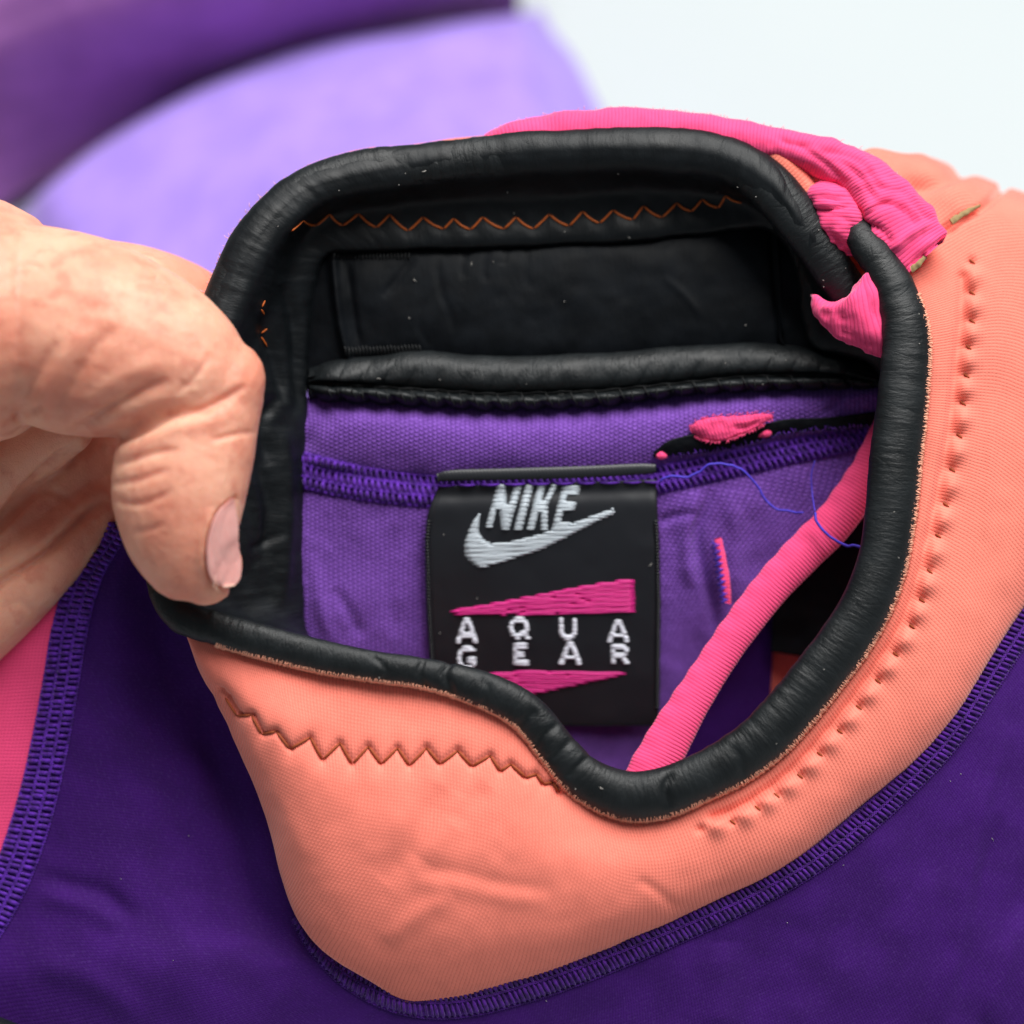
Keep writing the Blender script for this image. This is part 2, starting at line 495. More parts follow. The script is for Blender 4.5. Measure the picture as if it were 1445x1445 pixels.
# ---- collar edge: one rolled black tube round the neck opening
EDGE = [(1215, 440, 25, 27), (1172, 375, 10, 30), (1125, 310, 5, 33), (1080, 258, 10, 34), (1030, 228, 20, 32), (950, 212, 25, 30),
        (820, 211, 30, 28), (700, 220, 30, 28), (600, 231, 28, 28), (510, 240, 22, 28), (440, 264, 12, 30), (385, 308, -5, 31),
        (350, 355, -18, 32), (325, 410, -28, 32), (300, 480, -38, 30), (275, 570, -45, 27), (250, 670, -50, 25), (232, 760, -58, 23),
        (228, 822, -68, 22), (255, 868, -80, 24), (310, 888, -90, 24), (370, 905, -95, 24), (450, 925, -98, 24), (530, 940, -100, 22),
        (590, 948, -100, 22), (650, 962, -100, 24), (710, 985, -98, 26), (750, 1012, -96, 27), (785, 1055, -94, 28), (825, 1098, -92, 31),
        (880, 1122, -90, 35), (930, 1120, -90, 36), (985, 1099, -88, 34), (1040, 1070, -86, 36), (1090, 1030, -84, 37), (1150, 960, -80, 37),
        (1205, 885, -76, 37), (1240, 810, -72, 36), (1256, 730, -68, 36), (1265, 640, -62, 37), (1274, 560, -55, 36), (1280, 480, -45, 34),
        (1268, 420, -35, 30), (1245, 375, -25, 26), (1222, 345, -16, 24), (1211, 325, -6, 20), (1206, 312, 6, 12), (1206, 306, 16, 4)]
EF = 0.68
def edge_wrinkle(X, N, UV):
    w = fbm(np.stack([UV[:, 0] / 9.0, UV[:, 1] / 60.0, UV[:, 0] * 0], 1), 1.0, 3, 2)
    reg = np.clip(vnoise(np.stack([UV[:, 0] / 150.0, UV[:, 0] * 0, UV[:, 0] * 0], 1), 1.0, 9) * 1.6 + 0.35, 0, 1)
    return 0.9 * w * reg + 1.3 * fbm(X, 80, 5, 2)
closed_tube('collar_edge', tube_grid(EDGE, 3.0, 40, EF), M['skinblack'], suit,
            [edge_wrinkle,
             crease([(640, 930), (628, 950), (640, 985)], 6, 5), crease([(600, 925), (592, 950), (605, 980)], 5, 3),
             crease([(758, 1000), (740, 1020), (728, 1030)], 7, 5), crease([(790, 1020), (765, 1040), (755, 1060)], 5, 4),
             crease([(812, 1040), (790, 1060), (775, 1075)], 5, 3.5), crease([(835, 1065), (812, 1085), (800, 1100)], 5, 4),
             crease([(950, 1090), (938, 1110), (945, 1140)], 6, 5), crease([(1030, 1050), (1045, 1070), (1050, 1100)], 6, 3),
             crease([(520, 920), (545, 945), (540, 965)], 4, 2.5), crease([(680, 955), (690, 975), (678, 1000)], 5, 3),
             crease([(320, 430), (352, 418), (370, 425)], 4, 3)], key='edge')

# ---- black lining of the collar, from the front left round the back to the right
LR0 = [(450, 925, -88), (370, 905, -85), (262, 868, -68), (236, 760, -48), (252, 670, -40), (277, 570, -36), (302, 480, -29), (330, 405, -18), (355, 350, -8), (395, 300, 4),
       (450, 262, 20), (600, 232, 33), (750, 216, 35), (900, 212, 33), (1010, 222, 27), (1080, 258, 16), (1125, 310, 11), (1165, 365, 14), (1215, 440, 24), (1290, 480, -30)]
LR1 = [(445, 917, 0), (400, 893, 10), (335, 852, 15), (345, 760, 18), (352, 670, 18), (365, 570, 22), (375, 490, 26), (392, 425, 33), (408, 375, 45), (430, 330, 55),
       (490, 300, 63), (610, 288, 68), (755, 282, 70), (900, 272, 70), (1000, 274, 66), (1075, 297, 58), (1120, 345, 50), (1150, 410, 48), (1185, 470, 50), (1255, 500, 30)]
LR2 = [(440, 905, 95), (428, 880, 95), (423, 840, 92), (421, 760, 90), (425, 670, 88), (430, 575, 85), (431, 500, 82), (437, 430, 80), (450, 375, 78), (470, 354, 76),
       (530, 350, 75), (620, 347, 75), (760, 343, 77), (900, 335, 77), (1000, 326, 77), (1085, 322, 76), (1122, 380, 76), (1132, 450, 74), (1152, 490, 70), (1230, 515, 60)]
LR0.append((1292, 600, -50)); LR1.append((1278, 600, 10)); LR2.append((1266, 600, 60))
LR3 = [(x, y, d + 35) for x, y, d in LR2]
LRT, LRB = [[], [], [], [], []], []
for k, ((x, y, d), (x1, y1, d1)) in enumerate(zip(LR0, LR1)):
    w = 1.0 if 5 <= k <= 18 else (0.5 if k == 4 else 0.0)      # the lining rolls over the edge at the back and left
    n = np.array([x1 - x, y1 - y]); n = n / np.linalg.norm(n)
    e = min(EDGE, key=lambda q: (q[0] - x) ** 2 + (q[1] - y) ** 2)
    rr, de = e[3] * 1.04 + 1.5, e[2]
    for row, th in zip(LRT, (150, 112, 75, 38, 0)):
        th = math.radians(th)
        row.append((x - n[0] * rr * math.sin(th) * w, y - n[1] * rr * math.sin(th) * w, (d + 2) * (1 - w) + (de - rr * EF * math.cos(th)) * w))
    LRB.append((x + n[0] * rr * 0.85, y + n[1] * rr * 0.85, (de - rr * 0.40 * EF) * w + (1 - w) * (d + (d1 - d) * 0.3)))
G = loft(LRT + [LRB, LR1, LR2, LR3], 460, 150)
ZIG = [(404, 328), (411, 326), (428, 311), (446, 318), (465, 302), (484, 318), (506, 301), (531, 321), (550, 302), (576, 326), (597, 306), (626, 323), (640, 308), (664, 324), (681, 306),
       (711, 323), (728, 306), (753, 323), (775, 302), (803, 319), (822, 298), (846, 315), (865, 296), (893, 310), (908, 290), (934, 307), (955, 286), (976, 298), (991, 281), (1014, 293), (1024, 276), (1047, 286)]
lining = sheet('collar_lining', G, M['liningblack'], suit,
               [noisef(70, 2.0, 11), uvnoise(9, 70, 0.7, 13), crease([(640, 205), (650, 225), (680, 240)], 8, 2.5), crease([(560, 215), (575, 240), (600, 255)], 10, 2.5), crease(ZIG[1:], 8, 2.5, smooth=False),
                crease([(372, 440), (378, 480), (392, 520), (402, 570)], 9, 9), crease([(400, 400), (415, 450), (420, 520), (424, 580)], 9, 9),
                crease([(390, 560), (370, 600), (380, 660)], 8, 8), crease([(362, 640), (380, 720), (370, 800)], 9, 8), crease([(400, 600), (404, 720), (396, 860)], 12, -9), crease([(395, 752), (372, 768), (352, 775)], 5, 4),
                crease([(340, 690), (360, 760), (352, 830)], 7, 3), crease([(1110, 330), (1150, 430), (1170, 480)], 7, 4)], thick=10, key='lining')
for k in range(1, len(ZIG) - 1):
    a, b = ZIG[k], ZIG[k + 1]
    pts = []
    for t in np.linspace(0, 1, 7):
        x = a[0] + (b[0] - a[0]) * t; y = a[1] + (b[1] - a[1]) * t
        sag = 2.2 * math.sin(math.pi * t) * (1 if b[1] > a[1] else 0.6)
        x += -sag * 0.3; y += sag
        pts.append((x, y, on('lining', x, y, 1.2 - 2.2 * (abs(t - 0.5) > 0.42), 70)))
    threads('stitch', [pts], 1.5, M['thread_orange'], lining)
for a, b in (((374, 424), (370, 433)), ((369, 437), (373, 444)), ((377, 464), (369, 470)), ((369, 476), (377, 489))):
    pts = [(a[0] + (b[0] - a[0]) * t, a[1] + (b[1] - a[1]) * t, on('lining', a[0] + (b[0] - a[0]) * t, a[1] + (b[1] - a[1]) * t, 1.2, 40)) for t in np.linspace(0, 1, 5)]
    threads('stitch', [pts], 1.3, M['thread_orange'], lining)

# ---- padded panel set into the back of the collar
PR = [[(425, 362, 100), (455, 350, 96), (530, 345, 94), (700, 340, 94), (900, 329, 94), (1000, 319, 94), (1088, 316, 94), (1110, 322, 94), (1215, 345, 92)],
      [(428, 400, 97), (458, 385, 90), (530, 378, 84), (700, 372, 80), (900, 362, 80), (1000, 354, 80), (1089, 350, 84), (1112, 355, 90), (1225, 390, 92)],
      [(430, 450, 95), (464, 435, 86), (530, 428, 80), (700, 424, 77), (900, 414, 77), (1000, 406, 78), (1092, 402, 82), (1116, 408, 88), (1240, 445, 94)],
      [(432, 510, 97), (476, 490, 90), (540, 484, 86), (700, 488, 83), (900, 480, 83), (1000, 473, 84), (1098, 468, 86), (1120, 478, 90), (1265, 510, 96)],
      [(434, 560, 105), (484, 530, 100), (550, 522, 100), (700, 530, 100), (900, 522, 100), (1000, 515, 100), (1103, 510, 100), (1126, 520, 100), (1285, 550, 106)]]
sheet('neck_pad', loft(PR, 320, 90), M['innerblack'], suit,
      [noisef(60, 2.2, 21), crease([(1088, 318), (1094, 400), (1102, 490)], 5, 6, taper=False),
       crease([(470, 360), (478, 440), (490, 500), (500, 530)], 7, -9, taper=False), crease([(490, 370), (498, 440), (508, 495)], 6, 4),
       crease([(585, 362), (560, 395), (540, 420)], 6, 3), crease([(615, 360), (622, 410), (634, 440), (640, 470)], 4, 2.2),
       crease([(660, 350), (652, 372), (655, 395)], 3.5, 2), crease([(690, 350), (682, 375), (686, 400)], 3.5, 2), crease([(715, 348), (709, 370)], 3.5, 2, taper=False),
       crease([(745, 346), (740, 380), (748, 410)], 3.5, 1.6), crease([(935, 390), (970, 420), (990, 450)], 6, -1.6), crease([(600, 420), (590, 455), (606, 490)], 4, 1.5)], thick=8, key='pad')
def overlock_patch(name, x0, x1, ya, yb, key, mat, off):
    ps = []
    for x in np.arange(x0, x1, 5.0):
        y0 = ya(x) + random.uniform(-1, 1); y1 = yb(x) + random.uniform(-1, 1)
        ps.append([(x + 2 * math.sin(t * 3), y0 + (y1 - y0) * t, on(key, x, y0 + (y1 - y0) * t, off + 1.5 * math.sin(math.pi * t), 88)) for t in np.linspace(0, 1, 5)])
    return threads(name, ps, 1.7, mat, suit, seg=5, kind='stuff')
overlock_patch('overlock_stitching', 470, 578, lambda x: 352, lambda x: 366, 'pad', M['thread_black'], 2)
overlock_patch('overlock_stitching', 486, 592, lambda x: 489 - (x - 486) * 0.02, lambda x: 503 - (x - 486) * 0.02, 'pad', M['thread_black'], 3)

# ---- puffy black roll with a whip-stitched lower edge
RX = [436, 470, 540, 590, 700, 850, 950, 1050, 1110, 1180, 1250]
RT = [518, 508, 500, 494, 501, 496, 488, 483, 486, 500, 520]
RS = [540, 542, 546, 549, 556, 551, 541, 531, 530, 530, 535]
RB = [560, 563, 567, 571, 577, 571, 557, 550, 548, 547, 545]
def rollrow(ys, dy, ds):
    return [(x, y + dy, (ds if x > 460 else ds + 18)) for x, y in zip(RX, ys)]
rows = [rollrow(RT, -2, 104), rollrow(RT, 4, 80), rollrow(RT, 18, 66), [(x, (a + b) / 2 + 12, 63 if x > 460 else 84) for x, a, b in zip(RX, RT, RS)],
        rollrow(RS, 0, 72), [(x, (a + b) / 2, 62 if x > 460 else 84) for x, a, b in zip(RX, RS, RB)], rollrow(RB, 0, 78), rollrow(RB, 3, 100)]
def scallop(X, N, UV):
    t = np.interp(X[:, 0], RX, RS); b = np.interp(X[:, 0], RX, RB)
    ph = (X[:, 0] - 0.75 * (X[:, 1] - t)) / 36.0 + 0.08 * np.sin(X[:, 0] / 53.0)
    w = np.abs(np.sin(np.pi * ph)) ** 0.6
    low = np.clip((X[:, 1] - t) / 8.0, 0, 1)
    ph2 = (X[:, 0] + 0.55 * (X[:, 1] - t)) / 36.0 + 0.1 * np.sin(X[:, 0] / 41.0)
    up = np.clip((t - X[:, 1]) / 6.0, 0, 1) * np.clip((X[:, 1] - t + 42) / 26.0, 0, 1)
    w2 = np.abs(np.sin(np.pi * ph2)) ** 0.5
    amp = 0.55 + 0.45 * vnoise(X * np.array([1, 0, 0]), 70, 4)
    return 7.0 * (w - 0.6) * low + 6.0 * (w2 - 0.8) * up * amp
roll = sheet('collar_roll', loft(rows, 500, 64), M['skinblack'], suit,
             [scallop, noisef(40, 1.2, 31), crease(list(zip(RX, RS)), 3.5, 3.5, taper=False)], thick=6, key='roll')
for k in range(23):
    x = 462 + k * 34.6
    t = np.interp(x, RX, RS); b = np.interp(x, RX, RB)
    path = [(x + 12 * q - 4, t + (b - t + 2) * q, on('roll', x + 12 * q - 4, t + (b - t) * q, 1.6, 74)) for q in np.linspace(-0.1, 1.0, 6)]
    path2 = [(x + 14 + 2 * q, t + 1 + (b - t + 2) * q, on('roll', x + 14 + 2 * q, t + (b - t) * q, 1.6, 74)) for q in np.linspace(0.0, 1.0, 6)]
    threads('stitch', [path, path2], 1.4, M['thread_black'], roll, seg=5)
pp = [(x, np.interp(x, RX, RS) + 0.8 * math.sin(x * 0.18), on('roll', x, np.interp(x, RX, RS), 1.5, 74)) for x in np.arange(458, 1240, 4.0)]
threads('seam_thread', [pp], 1.6, M['thread_black'], roll, seg=5)

# ---- violet lining: padded strip under the roll, flat seam, back panel
SX = [385, 420, 470, 560, 650, 750, 850, 950, 1050, 1150, 1260]
ST = [575, 562, 560, 562, 566, 566, 562, 552, 545, 540, 535]
SB = [640, 606, 596, 602, 610, 610, 604, 592, 577, 566, 556]
SL = [672, 652, 654, 664, 671, 671, 664, 652, 632, 612, 596]
SM = [(a + b) / 2 for a, b in zip(SB, SL)]
rows = [[(x, y, 104) for x, y in zip(SX, ST)], [(x, (a + b) / 2, d) for x, a, b, d in zip(SX, ST, SB, [112, 98, 84, 80, 79, 79, 80, 82, 84, 86, 88])],
        [(x, y, d) for x, y, d in zip(SX, SB, [112, 88, 72, 67, 66, 66, 67, 69, 72, 75, 78])], [(x, y, d) for x, y, d in zip(SX, SM, [114, 90, 74, 69, 68, 68, 69, 72, 75, 78, 80])],
        [(x, y, d) for x, y, d in zip(SX, SL, [118, 98, 86, 84, 84, 84, 84, 86, 88, 88, 88])], [(x, y + 8, 100) for x, y in zip(SX, SL)]]
sheet('neck_lining_strip', loft(rows, 260, 60), M['violet'], suit,
      [noisef(90, 2.0, 41), noisef(30, 0.8, 42), crease([(1195, 545), (1180, 570), (1160, 585)], 5, 4), crease([(470, 580), (440, 610), (428, 640)], 16, 5)], thick=8, key='strip')

def rightx(y):
    return float(np.interp(y, [640, 690, 735, 780, 822, 891, 940, 1000, 1075, 1160], [1246, 1222, 1176, 1124, 1080, 1030, 997, 960, 918, 880]))
rows = []
for y, dd in ((655, 98), (700, 95), (760, 102), (830, 114), (920, 134), (1030, 162), (1160, 200)):
    xr = rightx(y)
    fr = [(380, dd + 24), (408, dd + 6), (470, dd), (600, dd - 2), (760, dd - 2)]
    row = [(x, y, d) for x, d in fr]
    for q in (0.25, 0.5, 0.75, 1.0):
        x = 760 + (xr - 760) * q
        row.append((x, y if y > 660 else min(y, np.interp(x, SX, SL) - 8), dd - 2 + 6 * q))
    rows.append(row)
sheet('back_lining', loft(rows, 320, 180), M['violet'], suit,
      [noisef(120, 5, 51), noisef(45, 1.5, 52), crease([(1005, 690), (985, 745), (988, 790), (1003, 850), (1012, 900)], 9, 8),
       crease([(985, 695), (968, 760), (975, 830)], 10, -6), crease([(925, 738), (955, 728), (985, 722)], 7, 4), crease([(1030, 690), (1040, 760), (1035, 850)], 14, -7),
       crease([(470, 830), (490, 860), (510, 900)], 9, 3.5), crease([(560, 740), (545, 820), (560, 900)], 12, 3), crease([(440, 780), (452, 850), (470, 910)], 10, -4)], thick=8, key='back')

def flatlock(name, path, width, pitch, mat, matbase, parent, key, off, lanes=3, r=2.6, default=0.0, zig=0.0):
    """flat overlocked seam: a raised strip with rows of thread bars lying across it"""
    Q = crarc([(x, y, 0) for x, y in path], 3.0)[:, :2]
    T = np.gradient(Q, axis=0); T /= np.linalg.norm(T, axis=1, keepdims=True)
    Nn = np.stack([-T[:, 1], T[:, 0]], 1)
    w = np.interp(np.linspace(0, 1, len(Q)), np.linspace(0, 1, len(width)), width) if isinstance(width, (list, tuple)) else np.full(len(Q), float(width))
    L = np.concatenate([[0], np.cumsum(np.linalg.norm(np.diff(Q, axis=0), axis=1))])
    dep = key if callable(key) else (lambda x, y: on(key, x, y, 0, default))
    ts = np.linspace(-0.5, 0.5, 11)
    dc = np.array([dep(q[0], q[1]) for q in Q]); dc = np.convolve(np.pad(dc, 3, mode='edge'), np.ones(7) / 7, 'valid')
    G = np.zeros((len(ts), len(Q), 3))
    for i, t in enumerate(ts):
        xy = Q + Nn * (t * w)[:, None]
        G[i, :, :2] = xy
        dd = np.array([dep(p[0], p[1]) for p in xy]); dd = np.minimum(dd, dc + 8)
        dd = np.convolve(np.pad(dd, 3, mode='edge'), np.ones(7) / 7, 'valid')
        G[i, :, 2] = dd - off * (1 - (2 * abs(t)) ** 4) + (3.0 if abs(t) > 0.49 else 0)
    base = sheet(name, G, matbase, parent, [noisef(14, 0.5, 3)], thick=4, kind='stuff')
    fld = lambda s, t: np.array([np.interp(s, L, np.interp(t, ts, np.arange(len(ts))) * 0 + G[int(round((t + 0.5) * 10)), :, k]) for k in range(3)])
    ps = []; ps2 = []
    for s in np.arange(pitch * 0.5, L[-1] - pitch * 0.5, pitch):
        for l in range(lanes):
            t0 = -0.5 + (l + 0.02) / lanes; t1 = -0.5 + (l + 0.98) / lanes
            sj = s + random.uniform(-0.12, 0.12) * pitch + (pitch * 0.5 if l % 2 else 0)
            pa = []
            for q in np.linspace(0, 1, 5):
                t = t0 + (t1 - t0) * q
                i = min(max((t + 0.5) * 10, 0), 9.999); i0 = int(i); f = i - i0
                ss = sj + zig * pitch * (q - 0.5)
                a = np.array([np.interp(ss, L, G[i0, :, k]) for k in range(3)]); b = np.array([np.interp(ss, L, G[i0 + 1, :, k]) for k in range(3)])
                p = a * (1 - f) + b * f
                p[2] -= 0.6 * r + 1.2 * math.sin(math.pi * q) * r * 0.5
                pa.append(p)
            ps.append(pa)
    for l in range(0, lanes + 1):                     # chain threads running along the rows
        t = -0.47 + 0.94 * l / lanes; i = min(max((t + 0.5) * 10, 0), 9.999); i0 = int(i); f = i - i0
        for half in (0, 1):
            pa = []
            for ss in np.arange(2, L[-1] - 2, pitch / 4):
                a = np.array([np.interp(ss, L, G[i0, :, k]) for k in range(3)]); b = np.array([np.interp(ss, L, G[i0 + 1, :, k]) for k in range(3)])
                p = a * (1 - f) + b * f
                nx = np.interp(ss, L, Nn[:, 0]); ny = np.interp(ss, L, Nn[:, 1])
                wv = math.sin(ss / pitch * 2 * math.pi + half * math.pi) * 1.7 + random.uniform(-0.4, 0.4)
                p = p + np.array([nx * wv, ny * wv, -0.9 * r + 0.5 * math.cos(ss / pitch * 4 * math.pi)])
                pa.append(p)
            ps2.append(pa)
    threads('seam_chain', ps2, r * 0.5, mat, base, seg=5, kind='stuff')
    threads('seam_loops', ps, [r * random.uniform(0.8, 1.15) for _ in ps], mat, base, seg=6, kind='stuff')
    return base
def lining_d(x, y):
    a = SURF['strip'].ray_cast(Vector((x, y, -1500)), Vector((0, 0, 1)))[0]
    b = SURF['back'].ray_cast(Vector((x, y, -1500)), Vector((0, 0, 1)))[0]
    c = [h.z for h in (a, b) if h is not None]
    return min(min(c), 96) if c else 98
flatlock('lining_seam', [(402, 662), (430, 664), (480, 676), (540, 686), (600, 692), (650, 694), (760, 692), (860, 688), (930, 676), (1010, 660), (1100, 640), (1190, 622), (1240, 612)],
         [50, 48, 46, 44, 40, 38, 36, 34, 30], 9.0, M['thread_purple'], M['thread_purple_dark'], suit, lining_d, 5, lanes=3, r=2.5, zig=0.3)

# ---- woven label
def label_d(x, y):
    fold = 6 * math.exp(-((y - 692) / 14.0) ** 2)
    return 72 + (y - 690) * 0.10 + 0.00042 * max(0, y - 690) ** 2 + fold + 3.0 * math.sin((x - 605) / 330 * math.pi) * -1 + 2.0 * math.sin(y / 60.0)
ys = np.linspace(682, 1024, 90); us = np.linspace(0, 1, 84)
G = np.zeros((len(ys), len(us), 3))
for i, y in enumerate(ys):
    xl = np.interp(y, [682, 700, 725, 760, 850, 930, 1024], [619, 611, 603, 600, 602, 607, 612])
    xr = np.interp(y, [682, 760, 850, 1024], [926, 930, 932, 930])
    for j, u in enumerate(us):
        x = xl + (xr - xl) * u
        G[i, j] = (x, y - 6 * (u - 0.5) * np.interp(y, [682, 760], [1.6, 0]), label_d(x, y) + 1.5 * (u < 0.02) + 1.5 * (u > 0.98))
label = sheet('woven_label', G, M['satin'], suit, [noisef(60, 1.0, 61)], thick=1.6, key='label')
label['label'] = 'black woven label with silver emblem and magenta wedges'
# turned-in top edge of the label
closed_tube('label_fold', tube_grid([(617, 674, 68, 6), (640, 671, 66, 8), (720, 669, 65, 8.5), (820, 666, 65, 8.5), (900, 662, 66, 8), (926, 661, 68, 6)], 2.0, 18, 0.4), M['satin'], label,
            [lambda X, N, UV: 0.6 * np.sin(UV[:, 0] * 1.9 + UV[:, 1] * 0.5)])
# selvedge picks on both sides of the label
ps = []
for y in np.arange(735, 1000, 4.6):
    for side in (0, 1):
        x = np.interp(y, [682, 760, 850, 1024], [926, 930, 932, 930]) if side else np.interp(y, [725, 760, 850, 930, 1024], [603, 600, 602, 607, 612])
        ps.append([(x + (2.0 if side else -2.0), y, label_d(x, y) + 1), (x - (2 if side else -2), y + 0.6, label_d(x, y) - 2), (x - (7 if side else -7), y + 0.4, label_d(x, y) - 1)])
threads('selvedge', ps, 1.5, M['satin'], label, seg=5, kind='stuff')
# purple running stitches under the fold
x = 612.0
while x < 930:
    ln = random.uniform(24, 31)
    ps = [(x + ln * t, 684.5 - (x + ln * t - 612) * 0.016 + 1.2 * math.sin(t * 3.1), on('label', x + ln * t, 686, 2.2 + 1.6 * math.sin(math.pi * t), 76)) for t in np.linspace(0, 1, 6)]
    threads('stitch', [ps], 1.9, M['thread_purple'], label, seg=6)
    x += ln + random.uniform(3, 6)

Z = 1445.0 / 380.0
def zz(pts): return [(580 + a / Z, 620 + b / Z) for a, b in pts]
def satin_fill(name, polys, mat, pitch=3.4, tilt=0.0, jit=1.0, r=1.9, trim=0.0):
    """even-odd scanline fill: every row of thread is its own strand, so the outline steps like embroidery"""
    polys = [np.array(p) for p in polys]
    y0 = min(p[:, 1].min() for p in polys); y1 = max(p[:, 1].max() for p in polys)
    ps = []
    y = y0 + pitch * 0.4
    while y < y1 + abs(tilt) * 60:
        xs = []
        for p in polys:
            n = len(p)
            for k in range(n):
                a, b = p[k], p[(k + 1) % n]
                fa, fb = a[1] + tilt * a[0] - y - tilt * polys[0][0][0], b[1] + tilt * b[0] - y - tilt * polys[0][0][0]
                if (fa > 0) != (fb > 0): xs.append(a[0] + (b[0] - a[0]) * fa / (fa - fb))
        xs.sort()
        for xa, xb in zip(xs[::2], xs[1::2]):
            xa += random.uniform(-jit, jit) * 0.6 + trim; xb += random.uniform(-jit, jit) * 0.6 - trim
            if xb - xa < 2.2: continue
            # long floats are split in two or three strands with a small overlap
            cuts = [xa] + ([xa + (xb - xa) * random.uniform(0.3, 0.7)] if xb - xa > 130 else []) + [xb]
            for ci, (ca, cb) in enumerate(zip(cuts[:-1], cuts[1:])):
                if ci: ca -= 5
                n = max(4, int((cb - ca) / 10) + 3)
                dy = random.uniform(-0.35, 0.35)
                pa = []
                for t in np.linspace(0, 1, n):
                    xx = ca + (cb - ca) * t
                    yy = y + dy - tilt * (xx - polys[0][0][0]) + 0.35 * math.sin(xx * 0.11 + y)
                    e = min(t, 1 - t) * (cb - ca)
                    pa.append((xx, yy, on('label', xx, yy, -0.3 + min(1.3, e * 0.35), 85)))
                ps.append(pa)
        y += pitch
    V, F, UV = thread_mesh(ps, [r * random.uniform(0.9, 1.1) for _ in ps], 6)
    return mk(name, V, F, mat, label, UV)
SW = [(375, 385), (345, 420), (310, 480), (285, 560), (288, 620), (310, 652), (345, 680), (385, 686), (450, 672), (560, 636), (700, 592), (830, 528), (900, 492), (1000, 440), (1085, 402), (1100, 385), (1085, 374), (1060, 378), (960, 415), (850, 455), (740, 495), (620, 527), (520, 552), (440, 560), (390, 538), (366, 495), (366, 440), (378, 395)]
satin_fill('curved_emblem', [zz(SW)], M['silver'], 3.3, tilt=0.04)
for poly in ([(395, 470), (455, 242), (512, 242), (520, 345), (548, 245), (602, 245), (530, 487), (478, 482), (466, 370), (442, 475)],
             [(545, 489), (608, 245), (664, 245), (600, 491)],
             [(613, 490), (675, 245), (728, 245), (706, 335), (748, 245), (792, 245), (740, 350), (738, 491), (690, 489), (692, 390), (664, 489)],
             [(745, 497), (806, 250), (916, 255), (907, 294), (846, 294), (836, 334), (892, 340), (880, 388), (824, 386), (808, 446), (872, 440), (856, 480), (800, 493)]):
    satin_fill('letter', [zz(poly)], M['silver'], 3.2, tilt=0.0, jit=0.6, trim=1.1)
sc1 = [(1205 - k * 51, 945 - (6 if k % 2 else 0)) for k in range(0, 20)]
satin_fill('wedge_stripe', [zz([(188, 935), (240, 912), (350, 895), (500, 868), (700, 830), (850, 800), (1000, 775), (1160, 752), (1200, 746)] + sc1)], M['magenta'], 3.3, tilt=0.03)
satin_fill('wedge_stripe', [zz([(200, 1275), (360, 1262), (520, 1248), (700, 1240), (880, 1235), (1050, 1235), (1222, 1238), (1100, 1275), (950, 1305), (800, 1338), (700, 1360), (500, 1392), (200, 1440)])], M['magenta'], 3.3, tilt=-0.02)
def box(x0, y0, x1, y1): return lambda pts: [(x0 + (x1 - x0) * a, y0 + (y1 - y0) * b) for a, b in pts]
GL = {'A': [[(0, 1), (0.02, 0.86), (0.32, 0.05), (0.42, 0), (0.58, 0), (0.68, 0.05), (1, 0.9), (1, 1), (0.74, 1), (0.68, 0.8), (0.32, 0.8), (0.26, 1)], [(0.38, 0.6), (0.62, 0.6), (0.5, 0.26)]],
      'Q': [[(0.3, 0), (0.68, 0), (0.9, 0.2), (0.92, 0.55), (0.84, 0.76), (1, 0.9), (0.9, 1.0), (0.66, 0.9), (0.3, 0.96), (0.06, 0.75), (0, 0.4), (0.1, 0.15)], [(0.38, 0.2), (0.27, 0.35), (0.27, 0.62), (0.38, 0.75), (0.52, 0.76), (0.46, 0.62), (0.58, 0.56), (0.66, 0.64), (0.68, 0.35), (0.58, 0.2)]],
      'U': [[(0, 0), (0.28, 0), (0.28, 0.62), (0.4, 0.8), (0.6, 0.8), (0.72, 0.62), (0.72, 0), (1, 0), (1, 0.7), (0.85, 0.92), (0.65, 1), (0.35, 1), (0.12, 0.9), (0, 0.7)]],
      'G': [[(0.3, 0), (0.75, 0), (0.98, 0.12), (0.98, 0.28), (0.7, 0.28), (0.6, 0.2), (0.4, 0.2), (0.28, 0.35), (0.28, 0.65), (0.4, 0.8), (0.65, 0.8), (0.72, 0.68), (0.5, 0.66), (0.5, 0.48), (1, 0.48), (1, 0.78), (0.85, 0.95), (0.6, 1), (0.3, 1), (0.06, 0.8), (0, 0.5), (0.06, 0.2)]],
      'E': [[(0.05, 0), (0.92, 0), (0.92, 0.22), (0.38, 0.22), (0.38, 0.4), (0.75, 0.4), (0.75, 0.6), (0.38, 0.6), (0.38, 0.78), (0.98, 0.78), (0.98, 1), (0.02, 1), (0.02, 0)]],
      'R': [[(0, 0), (0.7, 0), (0.94, 0.16), (0.94, 0.44), (0.76, 0.6), (1, 0.92), (1, 1), (0.72, 1), (0.46, 0.64), (0.28, 0.64), (0.28, 1), (0, 1)], [(0.28, 0.2), (0.28, 0.44), (0.6, 0.44), (0.66, 0.36), (0.66, 0.28), (0.6, 0.2)]]}
for ch, bx in (('A', (238, 960, 361, 1090)), ('Q', (520, 953, 645, 1076)), ('U', (792, 960, 892, 1078)), ('A', (1050, 970, 1172, 1085)),
               ('G', (243, 1110, 352, 1238)), ('E', (543, 1094, 636, 1216)), ('A', (790, 1090, 918, 1206)), ('R', (1070, 1100, 1176, 1208))):
    f = box(*bx)
    satin_fill('letter', [zz(f(c)) for c in GL[ch]], M['white'], 4.0, jit=0.6, r=2.15)

